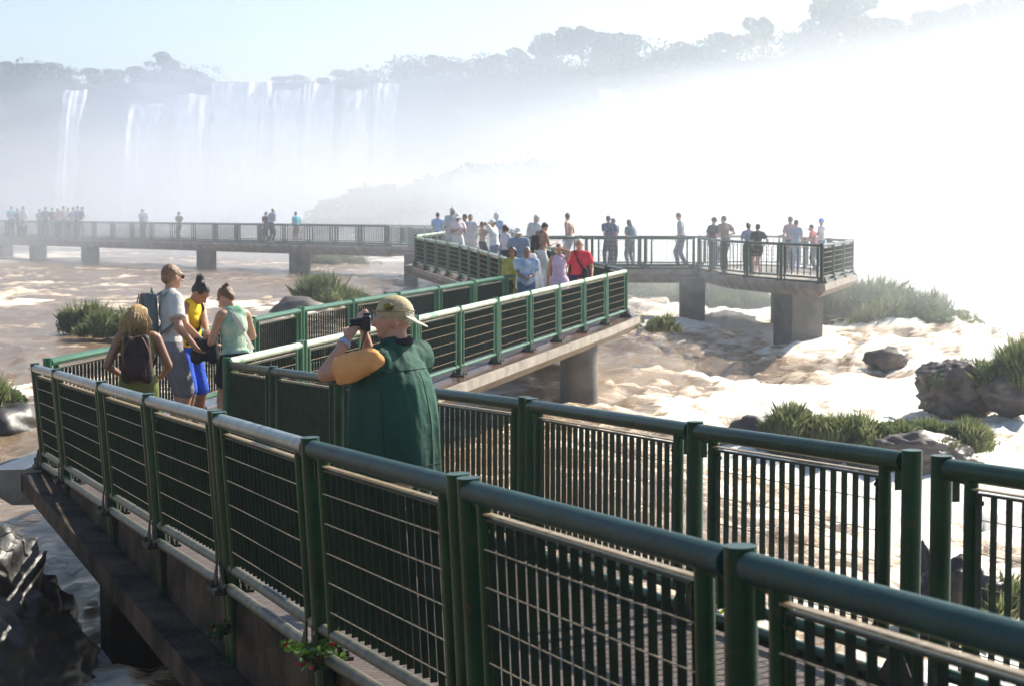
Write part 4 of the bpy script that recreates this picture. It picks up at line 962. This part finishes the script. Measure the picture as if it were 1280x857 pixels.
g2 = person(275, 362, 19.75, ZL2(19.8)+.006, 42, 'woman with tied brown hair in a mint striped top and black shorts, head bowed', male=False, lean=6, hp=34, hy=28, lh=px(262, 432, 19.85), rh=(.16, .32, 1.06), lp=(-.7, -.6, -.7), rp=(1, -.4, -.5), hair='auburn', style='tied', top=MINT, sleeve='none', bottom=cloth('black', (.012, .012, .014)), blen='shorts', vox=.011, wr=.006, skin=SKIN)
def shoulder_bag(B, label, p, size, m, side=1):
    o = empty('shoulder_bag', p, label, 'bag', 'bags worn by visitors')
    mb = MB()
    for sx in (-.3, .3): mb.cap(p+Vector((sx*size[0], 0, -size[2]*.3)), p+Vector((sx*size[0]*.8, 0, size[2]*.3)), size[1]*.5, size[1]*.4)
    mb.ell(p, (size[0]*.5, size[1]*.5, size[2]*.5)); blob(mb, .011, 2, .008, 12, m=m, name='bag_body', parent=o)
    Mt = B.W @ B.Tt; mb = MB()
    for fr in (-1, 1):
        P_ = [Mt @ Vector(q) for q in ((-side*.11, .0, 1.455), (-side*.06, fr*.10, 1.38), (side*.03, fr*.145, 1.2), (side*.15, fr*.11, 1.02))]
        for i in range(3): mb.bar(P_[i], P_[i+1], .04, .008, Mt.to_3x3() @ Vector((0, 0, 1)))
    mb.build('strap', m, o); return o
shoulder_bag(g1, 'dark handbag held open between the two young women', px(256, 437, 19.75), (.27, .15, .25), DARK, 1)
shoulder_bag(g2, 'pale bag on a black strap at the hip of the woman in mint', px(303, 436, 19.85), (.20, .10, .13), cloth('pale_bag', (.5, .48, .42)), 1)
# four tourists on the middle walkway
OLY = cloth('olive_yellow', (.36, .33, .06), (.45, .42, .1)); LBL = cloth('light_blue_print', (.22, .34, .55), (.55, .62, .72), 7); LIL = cloth('lilac', (.6, .42, .6), (.7, .52, .68)); RED = cloth('red', (.62, .03, .05), (.72, .05, .07)); 
zc = lambda y: ZL2(y)+.006
GF = 'four tourists posing on the middle walkway'
person(640, 309, 37.6, zc(37.6), 172, 'dark-haired woman in an olive yellow long-sleeved top beside the man in blue', GF, male=False, fat=1.1, hy=-10, hp=6, lh=(-.12, .2, 1.3), rh=(.2, .1, .85), hair='dark', style='bob', top=OLY, sleeve='long', bottom=OLY, vox=.015, skin=SKIND, face=True, wr=.006)
mb_ = person(659, 309, 37.2, zc(37.2), -172, 'grey-haired man in a light blue printed shirt with a white cape behind him', GF, fat=1.35, hy=14, hp=14, lh=(-.06, .26, 1.08), rh=(.06, .28, 1.02), hair='grey', top=LBL, sleeve='short', bottom=cloth('jeans', (.1, .14, .25)), vox=.015, skin=SKIND, face=True, wr=.008)
mb = MB(); M = mb_.W @ mb_.Tt
for a in range(-2, 3): mb.cap(M @ Vector((a*.09-.07, -.12, 1.42-abs(a)*.03)), M @ Vector((a*.12-.12, -.2, .85)), .06, .075)
mb.cap(M @ Vector((-.16, -.05, 1.48)), M @ Vector((-.05, -.1, 1.5)), .07, .06)
blob(mb, .02, 2, .012, 8, m=WHITEP, name='cape', parent=mb_.root)
hw_ = person(699, 305, 37.6, zc(37.6), 178, 'woman in a lilac sleeveless dress shading her eyes with one hand', GF, male=False, fat=1.12, hy=6, hp=0, lh=(.02, .16, 1.60), lp=(-1, .3, -.25), rh=(.24, .0, .85), hair='brown', style='short', top=LIL, sleeve='none', bottom=LIL, blen='skirt', vox=.015, skin=SKIN, face=True, wr=.006)
rw = person(724, 299, 38.4, zc(38.4), 176, 'woman with short pale hair in a red T-shirt with a dark pouch', GF, male=False, fat=1.2, hy=0, hp=2, lh=(-.26, .12, .92), rh=(.26, .1, .95), hair='white', style='short', top=RED, sleeve='short', bottom=cloth('navy', (.02, .03, .08)), vox=.015, skin=SKIN, face=True, wr=.006)
p = rw.W @ Vector((-.13, .17, 1.0)); o = empty('pouch', p, 'dark pouch hanging at the waist of the woman in the red T-shirt', 'pouch', 'bags worn by visitors')
mb = MB(); mb.cap(p+Vector((0, 0, -.05)), p+Vector((0, 0, .05)), .07, .06); blob(mb, .015, 1, m=DARK, name='pouch_body', parent=o)
mb = MB(); Mt = rw.W @ rw.Tt; P_ = [Mt @ Vector(q) for q in ((.1, .05, 1.45), (.04, .14, 1.3), (-.06, .17, 1.12), (-.13, .15, 1.03))]
for i in range(3): mb.bar(P_[i], P_[i+1], .03, .008, Mt.to_3x3() @ Vector((0, 0, 1)))
mb.build('strap', DARK, o)
# crowd at the hairpin and junction
z3 = lambda y: ZL3(y)+.006 if y < 62.5 else ZF+.006
WH = cloth('white', (.72, .72, .72)); PALE = cloth('pale_blue', (.30, .42, .62)); GB = cloth('grey_blue', (.22, .27, .36)); TAN = cloth('tan', (.42, .33, .26)); PINK = cloth('pink', (.68, .45, .45)); TEAL = cloth('turquoise', (.12, .45, .55)); NAVY = cloth('navy2', (.03, .05, .12)); GRT = cloth('grey_green', (.15, .2, .18))
GC = 'tourists crowding the hairpin walkway'; HS = ('hood', WHITEP); CW = ('cap', WH); bare = SKIN
person(547, 266, 72, z3(72), 10, 'person in a plain blue shirt at the left end of the poncho crowd', GC, top=PALE, bottom=NAVY)
person(566, 260, 66, z3(66), 160, 'person in a white hood standing tallest at the left of the crowd', GC, hat=HS, poncho=WHITEP, style='none')
person(572, 267, 61, z3(61), 200, 'person in pale pink shirt and white cap by the hairpin rail', GC, male=False, hat=CW, top=cloth('pale_pink', (.72, .6, .62)), bottom=WH)
person(580, 268, 64.5, z3(64.5), 120, 'dark-haired person in grey half hidden behind the pink shirt', GC, top=GB)
person(588, 268, 62, z3(62), 150, 'person in a white poncho with dark hair, third from the left in the crowd', GC, male=False, poncho=WHITEP, hair='brown')
person(603, 277, 61, z3(61), -60, 'short person pointing with a raised arm beside the white photographer', GC, male=False, top=TAN, rh=(.1, .5, 1.4), hair='brown')
person(615, 275, 55, z3(55), 70, 'man in white cap and white shirt aiming a camera to the left', GC, top=WH, hat=CW, lh=(-.08, .42, 1.52), rh=(.08, .42, 1.52), bottom=GB, fat=1.2)
person(622, 266, 64, z3(64), -20, 'person in a white hood and pale blue top behind the man with the camera', GC, hat=('hood', WH), style='none', top=PALE, male=False)
person(632, 281, 52, z3(52), -60, 'brown-haired woman in a pale top right of the man with the camera', GC, male=False, hair='brown', style='bob', top=cloth('pale_lilac', (.6, .58, .66)))
person(648, 285, 47, z3(47), 175, 'man in white cap and grey-blue shirt behind the couple', GC, hat=CW, top=GB, fat=1.15)
person(671, 269, 60, z3(60), 200, 'person wrapped in a white hooded poncho near the centre', GC, hat=HS, poncho=WHITEP, style='none')
sk1 = person(684, 280, 50, z3(50), -60, 'bare-chested dark-haired man looking down behind the woman in lilac', GC, hp=35, top=SKIN, sleeve='none', rh=(.15, .35, 1.15), fat=1.15, bottom=WH, vox=.02)
backpack(sk1, 'dark backpack on the bare-chested man looking down', DARK, None, .12, .2, .08, 1.15, vox=.02, wr=0)
person(708, 267, 60.3, ZF+.006, 60, 'bare-chested man looking left above the woman in red', GC, hp=15, lh=(-.2, .1, .88), rh=(.2, .2, .95), top=SKIN, sleeve='none', bottom=cloth('pale_shorts', (.5, .52, .55)), blen='long shorts', vox=.02)
GP = 'visitors on the right walkway and platform'
person(760, 270, 60.2, ZF+.006, 20, 'person in dark blue beside the rail, left of the close pair', GP, top=NAVY, bottom=NAVY, vox=.02)
person(767, 273, 60.6, ZF+.006, -20, 'person in grey pressed close behind the one in dark blue', GP, male=False, top=GB, vox=.02, hair='brown')
q1 = person(785, 275, 60.3, ZF+.006, 40, 'long-haired woman in a grey-green top near the pair on the straight walkway', GP, male=False, style='long', top=GRT, bottom=GRT, vox=.02)
backpack(q1, 'small blue and white backpack of the long-haired woman on the straight walkway', cloth('bluewhite', (.3, .38, .55)), None, .1, .15, .07, 1.2, vox=.02, wr=0)
person(846, 267, 60.4, ZF+.006, 75, 'lone man in a grey shirt looking down at the straight walkway rail', GP, hp=30, lean=6, lh=(-.2, .12, .88), rh=(.18, .22, .95), top=cloth('mist_grey', (.3, .34, .36)), bottom=NAVY, vox=.02, feet=((-.1, .1), (.1, -.1)), hair='brown')
person(893, 272, 57.5, ZF+.006, -60, 'person in dark clothes, left one of the first pair on the platform', GP, top=DARK, bottom=GB, vox=.02, hair='brown', hat=('cap', DARK))
person(904, 270, 58.3, ZF+.006, 30, 'person in a brown shirt, right one of the first pair on the platform', GP, top=cloth('brown', (.16, .09, .07)), bottom=DARK, vox=.02, rh=(.3, .2, 1.1))
person(936, 279, 54.2, ZF+.006, 0, 'person in grey shirt, left one of the middle pair on the platform', GP, male=False, top=GB, bottom=DARK, style='bun', vox=.02)
person(947, 280, 53.6, ZF+.006, 20, 'person in dark top and shorts, right one of the middle pair on the platform', GP, top=DARK, bottom=DARK, blen='shorts', vox=.02, rh=(.3, .1, 1.0))
person(987, 271, 57.5, ZF+.006, 30, 'person in a pinkish brown top at the far rail of the platform', GP, top=cloth('brownpink', (.3, .2, .19)), bottom=DARK, vox=.02)
person(996, 275, 57.0, ZF+.006, -30, 'person in grey beside the one in pinkish brown at the far rail', GP, male=False, top=GB, bottom=GB, vox=.02)
person(1013, 281, 57, ZF+.006, 60, 'short person in red leaning towards the blue-capped person', GP, male=False, top=cloth('dull_red', (.4, .1, .08)), bottom=DARK, lean=12, rh=(.1, .4, 1.2), vox=.02)
person(1027, 273, 57.3, ZF+.006, 100, 'person in a blue cap and white shirt at the right end of the platform', GP, top=WH, hat=('cap', cloth('sky_blue', (.1, .3, .7))), bottom=GB, vox=.02, lh=(-.1, .4, 1.3))
GL = 'small hazy figures on the far walkway'
def far(x, yt, label, **kw):
    u = (x-640)/FPX; t = (u*92.2+5.9)/(-26.3-u*28.8); y = 92.2+28.8*t+1.1; kw.setdefault('male', True); kw.setdefault('yaw', random.uniform(-60, 60))
    yw = kw.pop('yaw'); person(x, yt, y, ZF+.006, yw, label, GL, vox=.035, **kw)
far(14, 258, 'figure in a turquoise shirt leftmost on the far walkway', top=TEAL); far(22, 261, 'dark figure right of the turquoise one on the far walkway', top=DARK)
far(30, 258, 'figure in a long white poncho near the left edge', top=WH, poncho=WHITEP, male=False)
for i, (x, yt, c, nm) in enumerate(((50, 262, GB, 'grey-blue'), (57, 259, NAVY, 'navy'), (65, 260, DARK, 'black'), (72, 261, TAN, 'tan'), (79, 258, cloth('dusty_pink', (.5, .3, .3)), 'dusty pink'), (85, 260, WH, 'white'), (91, 259, GB, 'slate'), (97, 258, cloth('dull_blue', (.1, .15, .3)), 'dull blue'), (104, 259, DARK, 'black'))):
    far(x, yt, f'figure in {nm} in the dense huddle at left, ' + ['at its left end', 'second from its left end', 'third from its left end', 'fourth from its left end', 'at its middle', 'just right of its middle', 'third from its right end', 'second from its right end', 'at its right end'][i], top=c, bottom=DARK if i % 2 else GB)
far(178, 261, 'lone figure in a white cap between the huddle and the middle of the far walkway', top=GB, hat=CW)
far(223, 265, 'lone dark figure with a backpack above the tall man on the left', top=DARK)
far(332, 265, 'dark figure with a bent arm, left of the one in the white hat', top=DARK, rh=(.3, .2, 1.1))
far(342, 261, 'figure in a white hat between the dark one and the blue one', top=GB, hat=CW)
far(369, 265, 'figure carrying a bright blue bag, rightmost on the far walkway', top=TEAL, bottom=TAN)

# ------------------------------------------------------------------ haze and mist
def vol_mat(name, col, dens, g_, node=None):
    m = bpy.data.materials.new(name); m.use_nodes = True; n = m.node_tree.nodes; l = m.node_tree.links
    n.remove(n['Principled BSDF']); v = n.new('ShaderNodeVolumePrincipled'); v.inputs['Color'].default_value = (*col, 1)
    v.inputs['Density'].default_value = dens; v.inputs['Anisotropy'].default_value = g_
    l.new(v.outputs[0], n['Material Output'].inputs['Volume']); return m, v
hm_, _ = vol_mat('haze_air', (.8, .88, 1), HAZE, .7)
h = MB(); h.box((0, 225, 25), (960, 640, 60)); tag(h.build('haze', hm_), kind='stuff')
def mist(c, r, dens, label, col=(.93, .96, 1)):
    bm = bmesh.new(); bmesh.ops.create_icosphere(bm, subdivisions=3, radius=1); me = bpy.data.meshes.new('mist'); bm.to_mesh(me); bm.free()
    m, v = vol_mat('mist_air', col, 0, .72); n = m.node_tree.nodes; l = m.node_tree.links
    tc = n.new('ShaderNodeTexCoord'); ln = n.new('ShaderNodeVectorMath'); ln.operation = 'LENGTH'; l.new(tc.outputs['Object'], ln.inputs[0])
    mr = n.new('ShaderNodeMapRange'); mr.interpolation_type = 'SMOOTHSTEP'; mr.inputs[1].default_value = 1; mr.inputs[2].default_value = .0; mr.inputs[3].default_value = 0; mr.inputs[4].default_value = 1
    l.new(ln.outputs['Value'], mr.inputs[0])
    nz = n.new('ShaderNodeTexNoise'); nz.inputs['Scale'].default_value = 2.4; nz.inputs['Detail'].default_value = 4; nz.inputs['Distortion'].default_value = .6; nz.inputs['Roughness'].default_value = .6; l.new(tc.outputs['Object'], nz.inputs[0])
    m2 = n.new('ShaderNodeMapRange'); m2.inputs[1].default_value = .36; m2.inputs[2].default_value = .64; m2.inputs[3].default_value = .05; m2.inputs[4].default_value = 1.9; l.new(nz.outputs[0], m2.inputs[0])
    mu = n.new('ShaderNodeMath'); mu.operation = 'MULTIPLY'; l.new(mr.outputs[0], mu.inputs[0]); l.new(m2.outputs[0], mu.inputs[1])
    m3 = n.new('ShaderNodeMath'); m3.operation = 'MULTIPLY'; m3.inputs[1].default_value = dens; l.new(mu.outputs[0], m3.inputs[0]); l.new(m3.outputs[0], v.inputs['Density'])
    me.materials.append(m); o = link('mist', me); o.location = c; o.scale = r
    return tag(o, label, 'mist', 'spray clouds of the falls', 'stuff')
mist((28, 140, 2), (90, 100, 24), .0085, 'broad pale veil of spray hanging over the river beyond the walkways', (.88, .93, 1))
mist((100, 270, 4), (140, 110, 56), .008, 'bright hazy veil over the misty ridge at upper right')
mist((-60, 300, 2), (150, 90, 46), .017, 'thin bluish spray veil in front of the main waterfall wall', (.80, .87, 1))
mist((-24, 116, 3), (46, 40, 9), .028, 'thin low spray drifting round the far walkway')
mist((19, 76, 3), (30, 40, 8), .07, 'low drifting spray round the right viewing platform')
mist((52, 150, 3), (38, 66, 19), .06, 'thick white spray cloud filling the gorge behind the right viewing platform')
mist((-32, 338, 2), (22, 22, 20), .05, 'small white spray cloud at the foot of the main waterfall wall')
